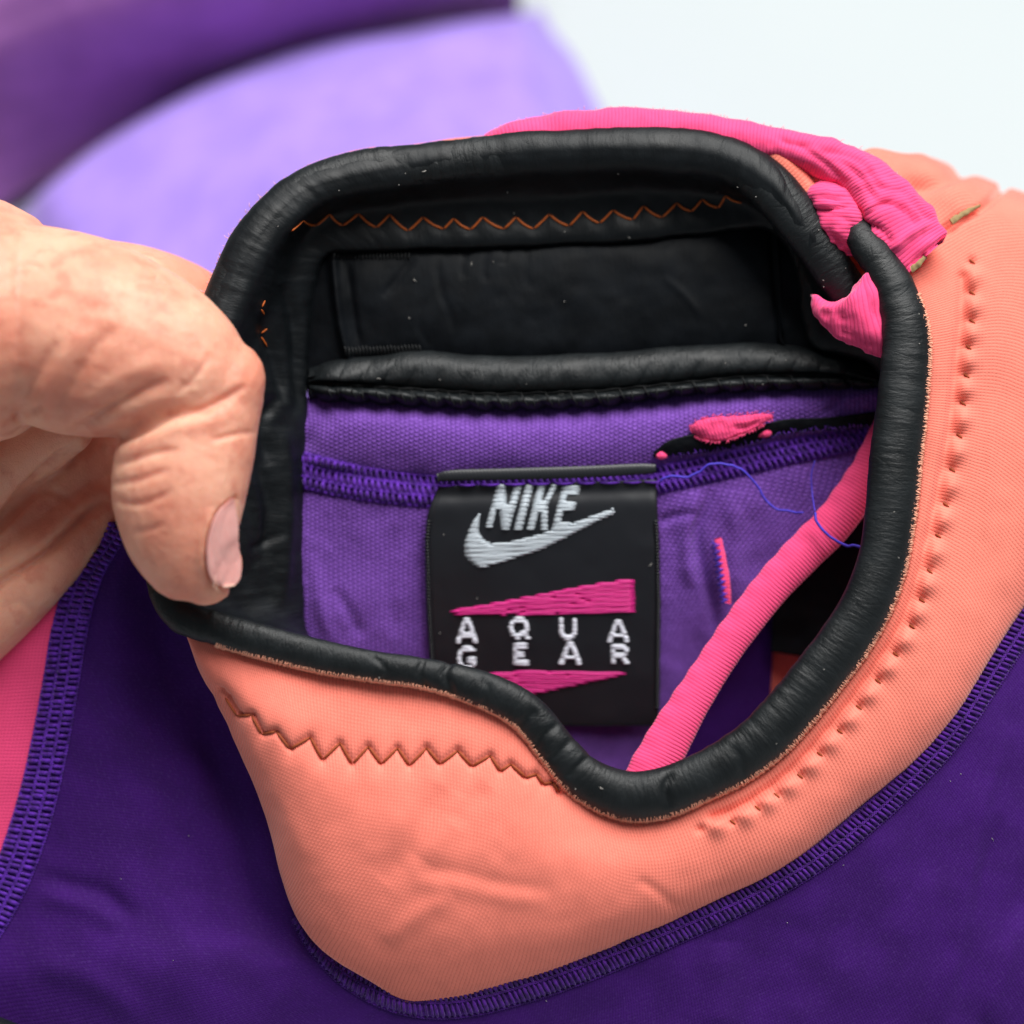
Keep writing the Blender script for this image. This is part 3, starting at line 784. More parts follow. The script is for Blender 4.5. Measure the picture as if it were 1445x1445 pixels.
# ---- bound edge running diagonally across the opening
PIPE = [(1248, 585, 78, 10), (1238, 625, 72, 19), (1217, 678, 66, 27), (1180, 733, 60, 29), (1134, 780, 56, 28), (1088, 830, 52, 27), (1043, 887, 46, 26), (1004, 944, 40, 26), (967, 1003, 32, 29), (929, 1070, 24, 33), (897, 1135, 18, 36)]
def pucker(X, N, UV):
    left = np.clip((rightxv(X[:, 1]) + 4 - X[:, 0]) / 14.0, 0, 1)
    return -1.5 * (0.5 + 0.5 * np.sin(UV[:, 0] / 36.0 * 2 * np.pi)) * left
def rightxv(y): return np.interp(y, [640, 690, 735, 780, 822, 891, 940, 1000, 1075, 1160], [1222, 1205, 1172, 1122, 1080, 1030, 997, 960, 918, 880])
closed_tube('pink_binding', tube_grid(PIPE, 3.0, 36, 0.55), M['pinkrib'], suit, [pucker, noisef(50, 0.7, 71)], key='pipe')

# ---- inside of the front seen past the binding: dark flap, purple panel, coral panel
sheet('inner_purple_panel', loft([[(900, 760, 190), (1000, 770, 192), (1092, 770, 196)], [(870, 920, 200), (990, 930, 202), (1090, 930, 206)], [(850, 1160, 230), (970, 1160, 230), (1074, 1160, 230)]], 60, 60), M['purple'], suit, [noisef(60, 3, 81)], thick=10)
sheet('inner_coral_panel', loft([[(1080, 915, 220), (1140, 915, 220), (1240, 915, 210)], [(1070, 1000, 220), (1140, 1000, 220), (1230, 1000, 210)], [(1050, 1150, 230), (1140, 1150, 230), (1220, 1150, 220)]], 40, 40), M['coral'], suit, [noisef(60, 3, 82)], thick=10)
sheet('inner_black_flap', loft([[(1096, 690, 168), (1180, 690, 160), (1270, 690, 140)], [(1092, 820, 172), (1170, 830, 166), (1260, 830, 140)], [(1088, 920, 176), (1150, 928, 170), (1240, 930, 150)]], 50, 60), M['innerblack'], suit, [noisef(50, 3, 83)], thick=10)

# ---- torn seam on the right: dark slit, frayed scrap of pink, loose threads
sl = []
for y_off, dd in ((0, -2), (0.5, -3.5), (1, -2)):
    row = []
    for x, ya, yb in ((922, 638, 646), (945, 622, 643), (985, 612, 640), (1030, 606, 634), (1075, 600, 622), (1110, 592, 612), (1160, 590, 608), (1200, 586, 606), (1245, 580, 600)):
        row.append((x, ya + (yb - ya) * y_off, min(lining_d(x, ya + (yb - ya) * y_off), 84) - 6 + dd))
    sl.append(row)
sheet('exposed_foam', loft(sl, 120, 14), M['innerblack'], suit, [noisef(9, 0.8, 91)], thick=4, key='foam')
scrapA = [(974, 604, 66), (985, 594, 60), (1010, 588, 57), (1040, 586, 57), (1066, 584, 58), (1090, 584, 62)]
scrapB = [(978, 612, 68), (995, 620, 62), (1020, 622, 58), (1048, 612, 58), (1070, 602, 60), (1092, 590, 64)]
closed_tube('frayed_scrap', strip_grid(scrapA, scrapB, [2, 5, 6, 5, 5, 2], 2.0, 20), M['pink'], suit,
            [noisef(10, 1.4, 92), crease([(1030, 602), (1050, 604), (1072, 596)], 3, 5), crease([(1000, 606), (1015, 600), (1030, 604)], 3, 2.5)])
closed_tube('frayed_scrap', strip_grid([(924, 640, 72), (932, 637, 69), (940, 640, 72)], [(925, 645, 72), (933, 649, 69), (941, 645, 72)], [2, 4, 2], 1.5, 14), M['pink'], suit, [noisef(5, 0.8, 93)])
closed_tube('frayed_scrap', strip_grid([(1068, 612, 74), (1080, 606, 70), (1090, 606, 74)], [(1070, 617, 74), (1082, 617, 70), (1091, 611, 74)], [2, 4, 2], 1.5, 14), M['pink'], suit, [noisef(5, 0.8, 94)])
ps = []
for x in np.arange(926, 1240, 3.2):
    yb = np.interp(x, [922, 985, 1030, 1110, 1245], [646, 640, 634, 612, 600]) + random.uniform(-2, 2)
    l = random.uniform(3, 8); a = random.uniform(-0.9, 0.9)
    ps.append([(x, yb + 2, 74), (x + math.sin(a) * l * 0.5, yb - l * 0.4, 72), (x + math.sin(a) * l, yb - l * 0.7, 70)])
threads('frayed_edge', ps, 0.8, M['thread_purple'], suit, seg=4, kind='stuff')
ps = []
for k in range(150):
    src = (scrapA if k % 3 == 0 else scrapB)
    q = cr(np.array(src, float), 60)[random.randrange(0, 60)]
    l = random.uniform(2, 6); a = (-1 if k % 3 == 0 else 1) * random.uniform(0.5, 2.6)
    ps.append([(q[0], q[1], q[2] - 1), (q[0] + math.cos(a) * l * .6, q[1] + math.sin(a) * l * .6, q[2] - 3), (q[0] + math.cos(a + .5) * l, q[1] + math.sin(a + .5) * l, q[2] - 2)])
threads('scrap_fibres', ps, 0.6, M['pink'], suit, seg=4, kind='stuff')
LT = [(930, 680, 62), (950, 672, 58), (968, 673, 56), (985, 664, 54), (1005, 656, 52), (1028, 655, 52), (1048, 664, 56), (1068, 685, 62), (1080, 705, 66), (1095, 718, 66), (1115, 722, 60), (1135, 724, 48)]
jl = lambda P_: P_ + fbm(P_, 12, 5, 2)[:, None] * np.array([1.6, 2.0, 1.0])
threads('loose_thread', [jl(crarc(LT, 3.0))], 1.7, M['thread_blue'], suit, seg=6)
LT = [(1150, 722, 26), (1152, 735, 22), (1165, 752, 20), (1185, 766, 20), (1205, 771, 18), (1225, 768, 4)]
threads('loose_thread', [jl(crarc(LT, 3.0))], 2.0, M['thread_blue'], suit, seg=6)
LT = [(1150, 650, 60), (1145, 670, 64), (1146, 695, 62), (1150, 722, 34)]
threads('loose_thread', [crarc(LT, 3.0)], 1.1, M['thread_blue'], suit, seg=5)
# small zigzag bar tack with pink showing through
bt = strip_grid([(1008, 760, 90), (1012, 790, 88), (1016, 820, 88), (1022, 850, 92)], [(1018, 758, 90), (1025, 790, 88), (1030, 820, 88), (1032, 852, 92)], [2, 3, 3, 2], 2.0, 16)
closed_tube('bar_tack_tape', bt, M['pink'], suit, [noisef(8, 0.6, 95)])
ps = []
for k in range(10):
    y = 765 + k * 8.6; x = 1007 + k * 1.3
    ps.append([(x - 3, y, 90), (x + 5, y + 4, 83), (x + 9, y + 3, 84)])
    ps.append([(x + 9, y + 3, 84), (x + 4, y + 6, 83), (x - 3, y + 8.6, 90)])
threads('bar_tack_stitching', ps, 1.3, M['thread_blue'], suit, seg=5, kind='stuff')

# ---- coral yoke round the front and right of the neck
YR0 = [(246, 852, -50), (255, 868, -62), (310, 888, -72), (370, 905, -78), (450, 925, -80), (530, 940, -82), (590, 948, -82), (650, 962, -82), (710, 985, -82), (785, 1055, -80), (850, 1115, -76), (920, 1122, -72),
       (1000, 1090, -72), (1090, 1030, -70), (1160, 950, -66), (1215, 870, -62), (1250, 770, -55), (1264, 650, -48), (1274, 560, -42), (1280, 470, -30), (1270, 410, -15), (1240, 350, 10), (1200, 300, 40), (1150, 260, 60)]
YM = [(258, 884, -45), (278, 928, -72), (338, 985, -98), (400, 1050, -112), (455, 1110, -120), (522, 1160, -124), (580, 1180, -124), (650, 1195, -122), (715, 1200, -119), (790, 1215, -113), (870, 1225, -105), (950, 1210, -96),
      (1040, 1175, -89), (1135, 1115, -81), (1225, 1035, -72), (1290, 950, -62), (1350, 840, -45), (1390, 700, -20), (1410, 570, -5), (1415, 440, 15), (1400, 345, 40), (1360, 280, 70), (1300, 240, 105), (1230, 212, 130)]
YO = [(272, 918, -10), (290, 965, -30), (334, 1055, -32), (371, 1150, -30), (396, 1235, -28), (432, 1305, -32), (490, 1360, -45), (565, 1390, -55), (640, 1394, -60), (740, 1370, -62), (850, 1332, -62), (960, 1287, -58),
      (1065, 1238, -55), (1160, 1180, -48), (1255, 1100, -40), (1330, 1020, -30), (1400, 915, -15), (1480, 790, 20), (1540, 640, 60), (1560, 480, 100), (1540, 340, 140), (1480, 290, 180), (1420, 266, 220), (1320, 228, 240)]
A0, AM, AO = map(np.array, (YR0, YM, YO))
A0, AM, AO = A0.astype(float), AM.astype(float), AO.astype(float)
R1 = A0 * 0.6 + AM * 0.4; R1[:, 2] = A0[:, 2] * 0.45 + AM[:, 2] * 0.55
R3 = AM * 0.38 + AO * 0.62; R3[:, 2] = AM[:, 2] * 0.72 + AO[:, 2] * 0.28
cen = np.array([800, 1150, 0.0])
wrap = AO.copy(); wi = np.linspace(0, 1, len(AO))
for k in range(len(AO)):
    if k <= 6: wrap[k] = AO[k] + (np.array([560, 1150, 0]) - AO[k]) * np.array([0.10, 0.10, 0]) + np.array([0, 0, 55])
    else: wrap[k] = AO[k] + (AO[k] - AM[k]) * 0.12 + np.array([0, 0, 26])
CZ = [(308, 976), (318, 985), (334, 1010), (355, 1009), (369, 1036), (390, 1032), (409, 1057), (438, 1040), (455, 1072), (480, 1048), (497, 1078), (520, 1053), (538, 1078), (561, 1055), (578, 1080), (602, 1055), (621, 1078), (646, 1059), (666, 1081),
      (692, 1066), (706, 1088), (721, 1078), (742, 1097), (757, 1092), (767, 1106), (780, 1104), (789, 1117)]
DM = [(1371, 368), (1371, 412), (1371, 452), (1366, 489), (1363, 529), (1358, 568), (1353, 614), (1343, 662), (1334, 711), (1323, 755), (1311, 805), (1300, 846), (1286, 883), (1263, 922), (1238, 960), (1211, 997), (1184, 1031), (1156, 1063), (1128, 1094), (1095, 1121), (1068, 1139), (1033, 1159), (988, 1170)]
puffs = []; gro = []
for a, b in zip(DM[:-1], DM[1:]):
    t = np.array(b) - np.array(a); n = np.array([-t[1], t[0]]) / np.linalg.norm(t)     # away from the collar or toward it
    m = (np.array(a) + np.array(b)) / 2
    if np.dot(n, m - np.array([950, 800])) < 0: n = -n
    puffs.append(tuple(m + n * 3)); gro.append(tuple(m - n * 12))
G = loft([A0, R1, AM, R3, AO, wrap], 640, 200)
yoke = sheet('coral_yoke', G, M['coral'], suit,
             [noisef(150, 5, 101, 2), noisef(40, 0.9, 102, 2), crease(CZ, 5.5, 5, smooth=False, taper=False), crease([(x, y + 3) for x, y in CZ], 15, 3.5, smooth=False, taper=False),
              dots(CZ[::1], 4, 2.5), dots(DM, 6.5, 7), dots(puffs, 13, -10), crease(gro, 8, 10, taper=False),
              crease([(625, 1110), (600, 1160), (570, 1210), (540, 1245)], 20, 4), crease([(650, 1120), (630, 1170), (600, 1215)], 22, -3.5), crease([(690, 1110), (660, 1140), (640, 1165)], 16, 2.5),
              crease([(590, 1232), (640, 1230), (700, 1245), (780, 1258)], 12, 2.2), crease([(580, 1247), (640, 1250), (700, 1264), (780, 1276)], 14, -2.2),
              crease([(545, 1330), (590, 1290), (640, 1265)], 14, -3), crease([(900, 1240), (930, 1260), (955, 1285)], 8, 2.5),
              crease([(1400, 560), (1398, 650), (1390, 760)], 8, -3), crease([(1265, 262), (1310, 262), (1352, 246), (1380, 232)], 10, 13), crease([(1330, 325), (1350, 310), (1380, 296), (1412, 268), (1430, 245)], 6, 13, taper=False), dots([(1300, 235), (1345, 275)], 28, -9)], thick=16, key='yoke')
for k in range(1, len(CZ) - 1):
    a, b = CZ[k], CZ[k + 1]
    pts = [(a[0] + (b[0] - a[0]) * t, a[1] + (b[1] - a[1]) * t, on('yoke', a[0] + (b[0] - a[0]) * t, a[1] + (b[1] - a[1]) * t, 2.2 - 2.6 * (abs(t - 0.5) > 0.4), -100)) for t in np.linspace(0, 1, 6)]
    threads('stitch', [pts], 1.9, M['thread_rust'], yoke)
for (x, y), (x2, y2) in zip(DM[:-1], DM[1:]):
    t = np.array([x2 - x, y2 - y]); t = t / np.linalg.norm(t)
    p0 = (x - 3, y - 2); p1 = (x + 5, y + 4)
    pts = [(p0[0] + (p1[0] - p0[0]) * q, p0[1] + (p1[1] - p0[1]) * q, on('yoke', p0[0] + (p1[0] - p0[0]) * q, p0[1] + (p1[1] - p0[1]) * q, 1.0, -50)) for q in np.linspace(0, 1, 4)]
    threads('stitch', [pts], 1.5, M['thread_rust'], yoke)

# ---- outer skin of the back and left of the collar (coral), falling away behind the rolled edge
ER = np.array(EDGE[1:18], float)[:, :3]
cc = np.array([760, 620])
o1, o2, o3 = ER.copy(), ER.copy(), ER.copy()
for k in range(len(ER)):
    n = ER[k, :2] - cc; n = n / np.linalg.norm(n)
    rr = EDGE[1 + k][3]
    o1[k] += np.array([n[0] * (rr + 1), n[1] * (rr + 1), 14]) if k < 4 else np.array([n[0] * (rr - 6), n[1] * (rr - 6), 24])
    o2[k] += np.array([n[0] * (rr * 0.8), n[1] * (rr * 0.8), 90])
    o3[k] += np.array([n[0] * (rr * 0.3), n[1] * (rr * 0.3) + 90, 210])
o0 = ER + np.array([0, 0, 18])
for k in range(4):                                   # a coral sliver shows beside the right end
    o1[k] += np.array([9, -7, -8]); o2[k] += np.array([16, -8, -20])
sheet('collar_outside', loft([o0, o1, o2, o3], 240, 40), M['coral'], suit, [noisef(60, 1.5, 111)], thick=8)

# ---- pink tape lying over the back of the collar, ending in a cut knot
TA = [(668, 204, 70), (715, 176, 66), (800, 156, 60), (900, 153, 56), (1000, 162, 50), (1100, 181, 42), (1190, 203, 34), (1250, 233, 26), (1297, 276, 16), (1325, 305, 6), (1343, 332, -4)]
TB = [(676, 222, 64), (730, 218, 58), (800, 220, 54), (900, 220, 50), (1000, 216, 42), (1092, 230, 32), (1148, 249, 18), (1187, 267, 6), (1214, 300, -6), (1238, 356, -18), (1272, 396, -24)]
closed_tube('pink_tape', strip_grid(TA, TB, [8, 24, 28, 28, 28, 30, 32, 32, 28, 22, 12], 3.0, 48), M['pinkrib'], suit,
            [noisef(34, 3.0, 121), lambda X, N, UV: np.clip((X[:, 0] - 1120) / 120, 0, 1) * (3.4 * fbm(X, 22, 127, 2) - 3.0 * np.abs(fbm(X, 26, 128, 1))), lambda X, N, UV: -16 * np.clip((UV[:, 0] - UV[:, 0].max() + 9) / 9, 0, 1) * (0.5 + vnoise(X, 9, 129)), crease([(1150, 196), (1160, 212), (1195, 218), (1225, 238), (1240, 262), (1275, 270)], 5, 5), crease([(1100, 188), (1108, 200), (1150, 206)], 5, 4),
             crease([(1222, 306), (1250, 286), (1280, 300), (1302, 332)], 4, 8), crease([(1256, 356), (1280, 332), (1314, 314)], 6, -8), crease([(1286, 376), (1310, 352), (1334, 338)], 4, 8), crease([(1215, 318), (1240, 322), (1266, 348)], 4, 7), crease([(1270, 262), (1292, 290), (1318, 312)], 3.5, 6), crease([(1180, 222), (1215, 252), (1236, 288)], 4, 6), crease([(1120, 200), (1160, 228), (1196, 262)], 4, 4)], key='tape')
sheet('coral_gap_filler', loft([[(1090, 235, 74), (1180, 250, 70), (1290, 300, 60)], [(1120, 320, 80), (1200, 350, 76), (1300, 370, 66)], [(1160, 420, 84), (1230, 440, 80), (1310, 450, 70)]], 50, 50), M['coral'], suit, [noisef(40, 3, 126)], thick=6)  # coral sheet added to fill the shadowed gap behind tape and knot
closed_tube('pink_knot_loop', strip_grid([(1152, 258, 18), (1137, 276, 10), (1144, 300, 6), (1162, 334, 4), (1186, 360, 6)], [(1174, 254, 18), (1206, 276, 8), (1224, 304, 2), (1214, 336, 2), (1204, 362, 6)], [6, 22, 26, 22, 8], 2.5, 30),
            M['pinkrib'], suit, [noisef(20, 4.0, 122), lambda X, N, UV: -3.5 * np.abs(fbm(X, 24, 133, 1)), crease([(1142, 296), (1168, 296), (1206, 288)], 3, 6), crease([(1168, 297), (1172, 325), (1188, 350)], 3, 5), crease([(1150, 276), (1175, 280), (1200, 274)], 3, 4), crease([(1185, 300), (1200, 316), (1206, 336)], 3, 5)])
closed_tube('pink_knot_loop', strip_grid([(1144, 414, 6), (1168, 424, -14), (1195, 412, -28), (1216, 388, -34), (1240, 376, -20)], [(1149, 442, 6), (1164, 462, -8), (1196, 484, -16), (1238, 504, -24), (1260, 510, -24)], [3, 14, 20, 22, 14], 2.5, 30),
            M['pinkrib'], suit, [noisef(20, 3.4, 123), lambda X, N, UV: -3.5 * np.abs(fbm(X, 24, 134, 1)), crease([(1176, 448), (1205, 451), (1238, 446)], 3, 7), crease([(1218, 394), (1226, 425), (1240, 452)], 3, 6), crease([(1160, 436), (1185, 432), (1210, 412)], 4, -5), crease([(1182, 462), (1205, 476), (1236, 486)], 3, 5)])
closed_tube('cut_tape_end', strip_grid([(1284, 376, -33), (1293, 370, -34), (1303, 360, -32)], [(1287, 384, -33), (1297, 378, -34), (1308, 364, -32)], [1.5, 2, 1.5], 1.5, 14), M['raw'], suit, [noisef(5, 1.4, 124)])
closed_tube('exposed_foam_edge', strip_grid([(1340, 309, 40), (1360, 297, 52), (1382, 288, 66)], [(1344, 317, 40), (1363, 304, 52), (1385, 292, 66)], [2, 3, 2], 2, 14), M['raw'], suit, [noisef(5, 1.5, 125)])

# ---- front of the suit: dark purple panel and pink side panel
F0 = [(245, 740, 25), (275, 860, 28), (335, 960, 28), (395, 1080, 20), (435, 1200, 10), (480, 1290, -8), (535, 1335, -30), (590, 1360, -40), (650, 1364, -45), (740, 1340, -47), (850, 1302, -47), (960, 1257, -45), (1065, 1207, -41), (1155, 1150, -35), (1240, 1072, -27), (1310, 992, -17), (1380, 892, 0), (1470, 770, 34)]
F3 = [(150, 735, 44), (104, 860, 55), (82, 950, 60), (58, 1040, 62), (28, 1160, 64), (-15, 1280, 66), (-75, 1400, 70), (40, 1620, 80), (380, 1660, 60), (640, 1680, 50), (850, 1680, 48), (1050, 1680, 50), (1250, 1680, 55), (1420, 1680, 60), (1600, 1640, 70), (1680, 1500, 80), (1720, 1300, 95), (1740, 1100, 120)]
f0, f3 = np.array(F0, float), np.array(F3, float)
f1 = f0 * 0.68 + f3 * 0.32; f2 = f0 * 0.32 + f3 * 0.68
f1[:6, 2] += 16; f2[:7, 2] -= 16; f1[8:, 2] -= 6; f2[8:, 2] -= 10
sheet('purple_front_panel', loft([f0, f1, f2, f3], 420, 160), M['purple'], suit,
      [noisef(160, 8, 131, 2), noisef(60, 2, 132, 2), crease([(50, 1235), (110, 1250), (150, 1262), (190, 1300)], 14, 7), crease([(60, 1262), (120, 1280), (170, 1310)], 14, -5),
       crease([(285, 960), (300, 1060), (330, 1160), (350, 1260), (400, 1360)], 24, 12), crease([(1020, 1330), (1020, 1390), (1010, 1460)], 26, -8), crease([(1320, 1445), (1350, 1340), (1365, 1240), (1390, 1130), (1420, 1030)], 12, -5),
       crease([(1345, 1445), (1372, 1340), (1390, 1240), (1410, 1150)], 10, 5), crease([(1390, 1445), (1420, 1360), (1450, 1280)], 14, -6), crease([(200, 1445), (160, 1400), (100, 1370), (40, 1360)], 20, -6)], thick=16, key='front')
SEAM = [(168, 742), (128, 798), (108, 850), (96, 900), (88, 950), (72, 1040), (52, 1130), (22, 1222), (-18, 1300), (-80, 1390)]
P0 = [(175, 700, 40), (135, 790, 50), (112, 850, 55), (100, 900, 57), (92, 950, 59), (76, 1040, 61), (56, 1130, 63), (26, 1222, 65), (-14, 1300, 67), (-76, 1390, 72)]
P2 = [(-60, 600, 190), (-120, 750, 170), (-160, 830, 160), (-180, 900, 155), (-200, 960, 150), (-230, 1050, 150), (-260, 1140, 150), (-300, 1240, 150), (-340, 1320, 150), (-400, 1420, 150)]
p0, p2 = np.array(P0, float), np.array(P2, float)
p1 = p0 * 0.55 + p2 * 0.45; p1[:, 2] = p0[:, 2] * 0.8 + p2[:, 2] * 0.2
sheet('pink_side_panel', loft([p0, p1, p2], 180, 80), M['pink'], suit, [noisef(120, 5, 141, 2)], thick=16, key='side')
def front_d(x, y):
    c = []
    for k in ('front', 'side'):
        h = SURF[k].ray_cast(Vector((x, y, -1500)), Vector((0, 0, 1)))[0]
        if h is not None: c.append(h.z)
    return min(c) if c else 60.0
flatlock('side_seam', SEAM, [34, 46, 50, 50, 52, 54, 54, 54, 54], 8.6, M['thread_purple'], M['thread_purple_dark'], suit, front_d, 7, lanes=3, r=3.0, zig=0.3)
FS = [(420, 1292), (446, 1332), (492, 1376), (560, 1408), (640, 1414), (740, 1391), (850, 1353), (962, 1308), (1072, 1258), (1172, 1198), (1270, 1115), (1346, 1034), (1416, 928), (1500, 800)]
flatlock('yoke_seam', FS, [20, 34, 44, 48, 48, 44, 40, 38, 36, 35, 34, 34, 34, 34], 7.4, M['thread_purple_dark'], M['thread_purple_dark'], suit, lambda x, y: on('front', x, y, 0, -30), 5, lanes=2, r=2.4, zig=0.6)
closed_tube('ankle_cuff', tube_grid([(-90, 1440, 60, 40), (-40, 1465, 50, 42), (20, 1490, 45, 42), (80, 1540, 45, 40)], 5, 24), M['skinblack'], suit)

# ---- far part of the suit lying on the table behind, out of focus
def hrow(pts): return [hp(x, y, h) for x, y, h in pts]
rows = [hrow([(20, 296, 0.006), (60, 255, 0.010), (160, 185, 0.012), (300, 115, 0.014), (450, 70, 0.015), (600, 42, 0.016), (720, 22, 0.014), (762, 16, 0.004)]),
        hrow([(24, 300, 0.014), (66, 262, 0.022), (165, 192, 0.026), (303, 124, 0.028), (452, 80, 0.030), (600, 52, 0.031), (722, 36, 0.028), (768, 30, 0.008)]),
        hrow([(30, 312, 0.018), (80, 280, 0.026), (180, 215, 0.031), (312, 150, 0.034), (456, 108, 0.036), (602, 82, 0.036), (732, 66, 0.030), (782, 60, 0.008)]),
        hrow([(60, 380, 0.020), (120, 350, 0.028), (220, 300, 0.032), (340, 240, 0.036), (470, 200, 0.038), (620, 170, 0.036), (760, 146, 0.030), (836, 140, 0.006)]),
        hrow([(100, 520, 0.016), (170, 500, 0.024), (270, 460, 0.028), (380, 420, 0.030), (510, 390, 0.030), (660, 370, 0.028), (820, 350, 0.022), (930, 340, 0.004)]),
        hrow([(140, 680, 0.006), (210, 670, 0.012), (310, 650, 0.014), (420, 630, 0.014), (550, 610, 0.014), (700, 600, 0.012), (860, 590, 0.010), (980, 580, 0.003)])]
sheet('leg_panel', loft(rows, 160, 120), M['lavender'], suit, [noisef(200, 10, 151, 2), crease([(60, 320), (160, 262), (290, 200), (430, 158), (600, 128), (760, 110)], 16, 10), crease([(260, 420), (320, 330), (420, 280)], 40, 14), crease([(560, 160), (640, 240), (660, 330)], 40, -14)], thick=10)
rows = [hrow([(-260, 420, 0.006), (-60, 330, 0.006), (50, 270, 0.006), (170, 195, 0.008), (300, 125, 0.008), (450, 80, 0.010), (600, 52, 0.008), (735, 30, 0.005)]),
        hrow([(-280, 330, 0.020), (-90, 220, 0.022), (16, 170, 0.026), (150, 100, 0.030), (290, 50, 0.032), (440, 10, 0.032), (590, -18, 0.029), (735, -38, 0.026)]),
        hrow([(-300, 220, 0.040), (-110, 100, 0.046), (-5, 50, 0.052), (130, 0, 0.056), (280, -50, 0.058), (430, -90, 0.056), (580, -108, 0.052), (735, -126, 0.048)]),
        hrow([(-310, 100, 0.050), (-120, -30, 0.058), (-15, -80, 0.064), (120, -120, 0.068), (270, -160, 0.068), (420, -190, 0.064), (575, -208, 0.060), (735, -226, 0.056)]),
        hrow([(-310, -60, 0.030), (-120, -190, 0.034), (-15, -240, 0.036), (120, -270, 0.036), (270, -300, 0.036), (420, -320, 0.032), (570, -330, 0.026), (720, -340, 0.004)])]
sheet('leg_fold', loft(rows, 160, 110), M['plum'], suit, [noisef(260, 16, 161, 2), crease([(100, 60), (250, 10), (400, -40)], 60, -10)], thick=10)

# ---- lint and loose fibres
ps = []
for key, n, box_ in (('pad', 6, (500, 340, 1080, 480)), ('roll', 8, (480, 500, 1200, 545)), ('lining', 14, (380, 240, 1050, 340)), ('edge', 26, (300, 190, 1300, 1150)), ('label', 7, (615, 700, 920, 900)), ('front', 12, (100, 800, 1440, 1440))):
    for _ in range(n):
        for _t in range(20):
            x = random.uniform(box_[0], box_[2]); y = random.uniform(box_[1], box_[3])
            h = SURF[key].ray_cast(Vector((x, y, -1500)), Vector((0, 0, 1)))[0]
            if h is not None: break
        else: continue
        l = random.choice([0.8, 1.0, 1.2, 1.6, 3.5]); a = random.uniform(0, 6.28)
        ps.append([(x, y, h.z - 0.5), (x + l * math.cos(a), y + l * math.sin(a), h.z - 1.5), (x + 1.8 * l * math.cos(a + 0.3), y + 1.8 * l * math.sin(a + 0.3), h.z - 0.8)])
threads('lint', ps, [random.uniform(0.35, 0.75) for _ in ps], M['lint'], suit, seg=4, kind='stuff')
# coral pile showing along the cut edge of the black skin
ps = []
Q = crarc(EDGE[20:43], 1.4)
T = np.gradient(Q[:, :3], axis=0); T /= np.linalg.norm(T, axis=1, keepdims=True)
for q, t in zip(Q, T):
    n = np.array([t[1], -t[0], 0]); n /= np.linalg.norm(n)
    m = q[:2] - np.array([820, 620])
    if np.dot(n[:2], m) < 0: n = -n
    b = q[:3] + n * (q[3] * random.uniform(0.93, 1.0))
    z = on('yoke', b[0] + n[0] * 2, b[1] + n[1] * 2, 1.0, b[2] + 10)
    z = min(max(z, q[2] - 20), q[2] + 25)
    l = random.uniform(2, 5); s = random.uniform(-0.7, 0.7)
    zt = q[2] - q[3] * EF * math.sqrt(max(0.0, 1 - ((q[3] - l) / q[3]) ** 2)) - 1.2
    ps.append([(b[0] + n[0] * 4, b[1] + n[1] * 4, z), (b[0] + n[0] * 1.5, b[1] + n[1] * 1.5, q[2] - 4), (b[0] - n[0] * l * 0.8 + t[0] * s * l, b[1] - n[1] * l * 0.8 + t[1] * s * l, zt)])
threads('coral_pile', ps, 0.8, M['fuzz'], yoke, seg=4, kind='stuff')
ps = []
for k in range(110):
    i = random.uniform(0, 1); q = cr(np.array(EDGE[9:15], float), 200)[int(i * 199)]
    n = q[:2] - cc; n /= np.linalg.norm(n)
    a = math.atan2(n[1], n[0]) + random.uniform(-0.8, 0.8); l = random.uniform(2, 5) * (1 if random.random() < 0.9 else 2)
    b = q[:2] + n * (q[3] - 0.5)
    ps.append([(b[0], b[1], q[2] + 14), (b[0] + math.cos(a) * l * 0.6, b[1] + math.sin(a) * l * 0.6, q[2] + 12), (b[0] + math.cos(a + .3) * l, b[1] + math.sin(a + .3) * l, q[2] + 10)])
for k in range(90):
    q = cr(np.array(TA, float), 200)[random.randrange(0, 150)]
    l = random.uniform(1.5, 4.5) * (1 if random.random() < 0.9 else 2); a = -math.pi / 2 + random.uniform(-0.9, 0.9)
    ps.append([(q[0], q[1] + 1, q[2]), (q[0] + math.cos(a) * l * .6, q[1] + math.sin(a) * l * .6, q[2] - 1), (q[0] + math.cos(a + .4) * l, q[1] + math.sin(a + .4) * l, q[2] - 2)])
threads('pink_pile', ps, 0.5, M['pinkfuzz'], suit, seg=4, kind='stuff')

# ================================================================== hand
def cap(path, step=9.0, seg=28, flat=1.0):
    """rounded tube in px space for the hand's body"""
    P_ = [list(p) for p in path]
    G = tube_grid(P_, step, seg, flat)
    n, sgn = G.shape[:2]
    # hemispherical ends
    def end(ring, c, t, r):
        out = []
        for a in (0.3, 0.6, 0.82, 0.95):
            out.append(c + (ring - c) * math.sqrt(max(0, 1 - a * a)) + t * r * a * 0.9)
        return out
    c0, c1 = G[0].mean(0), G[-1].mean(0)
    t0 = G[0].mean(0) - G[1].mean(0); t0 /= np.linalg.norm(t0)
    t1 = G[-1].mean(0) - G[-2].mean(0); t1 /= np.linalg.norm(t1)
    r0 = np.linalg.norm(G[0] - c0, axis=1).mean(); r1 = np.linalg.norm(G[-1] - c1, axis=1).mean()
    G = np.concatenate([np.stack(end(G[0], c0, t0, r0)[::-1]), G, np.stack(end(G[-1], c1, t1, r1))])
    n = len(G)
    F = grid_faces(n, sgn, wrap=True).tolist()
    F.append(list(range(sgn))[::-1]); F.append([(n - 1) * sgn + k for k in range(sgn)])
    return G.reshape(-1, 3), F
parts = []
parts.append(cap([(-1100, 620, 40, 230), (-700, 560, 20, 225), (-400, 500, 0, 210), (-180, 462, -40, 190), (-40, 452, -80, 178)]))                 # wrist and back of the hand
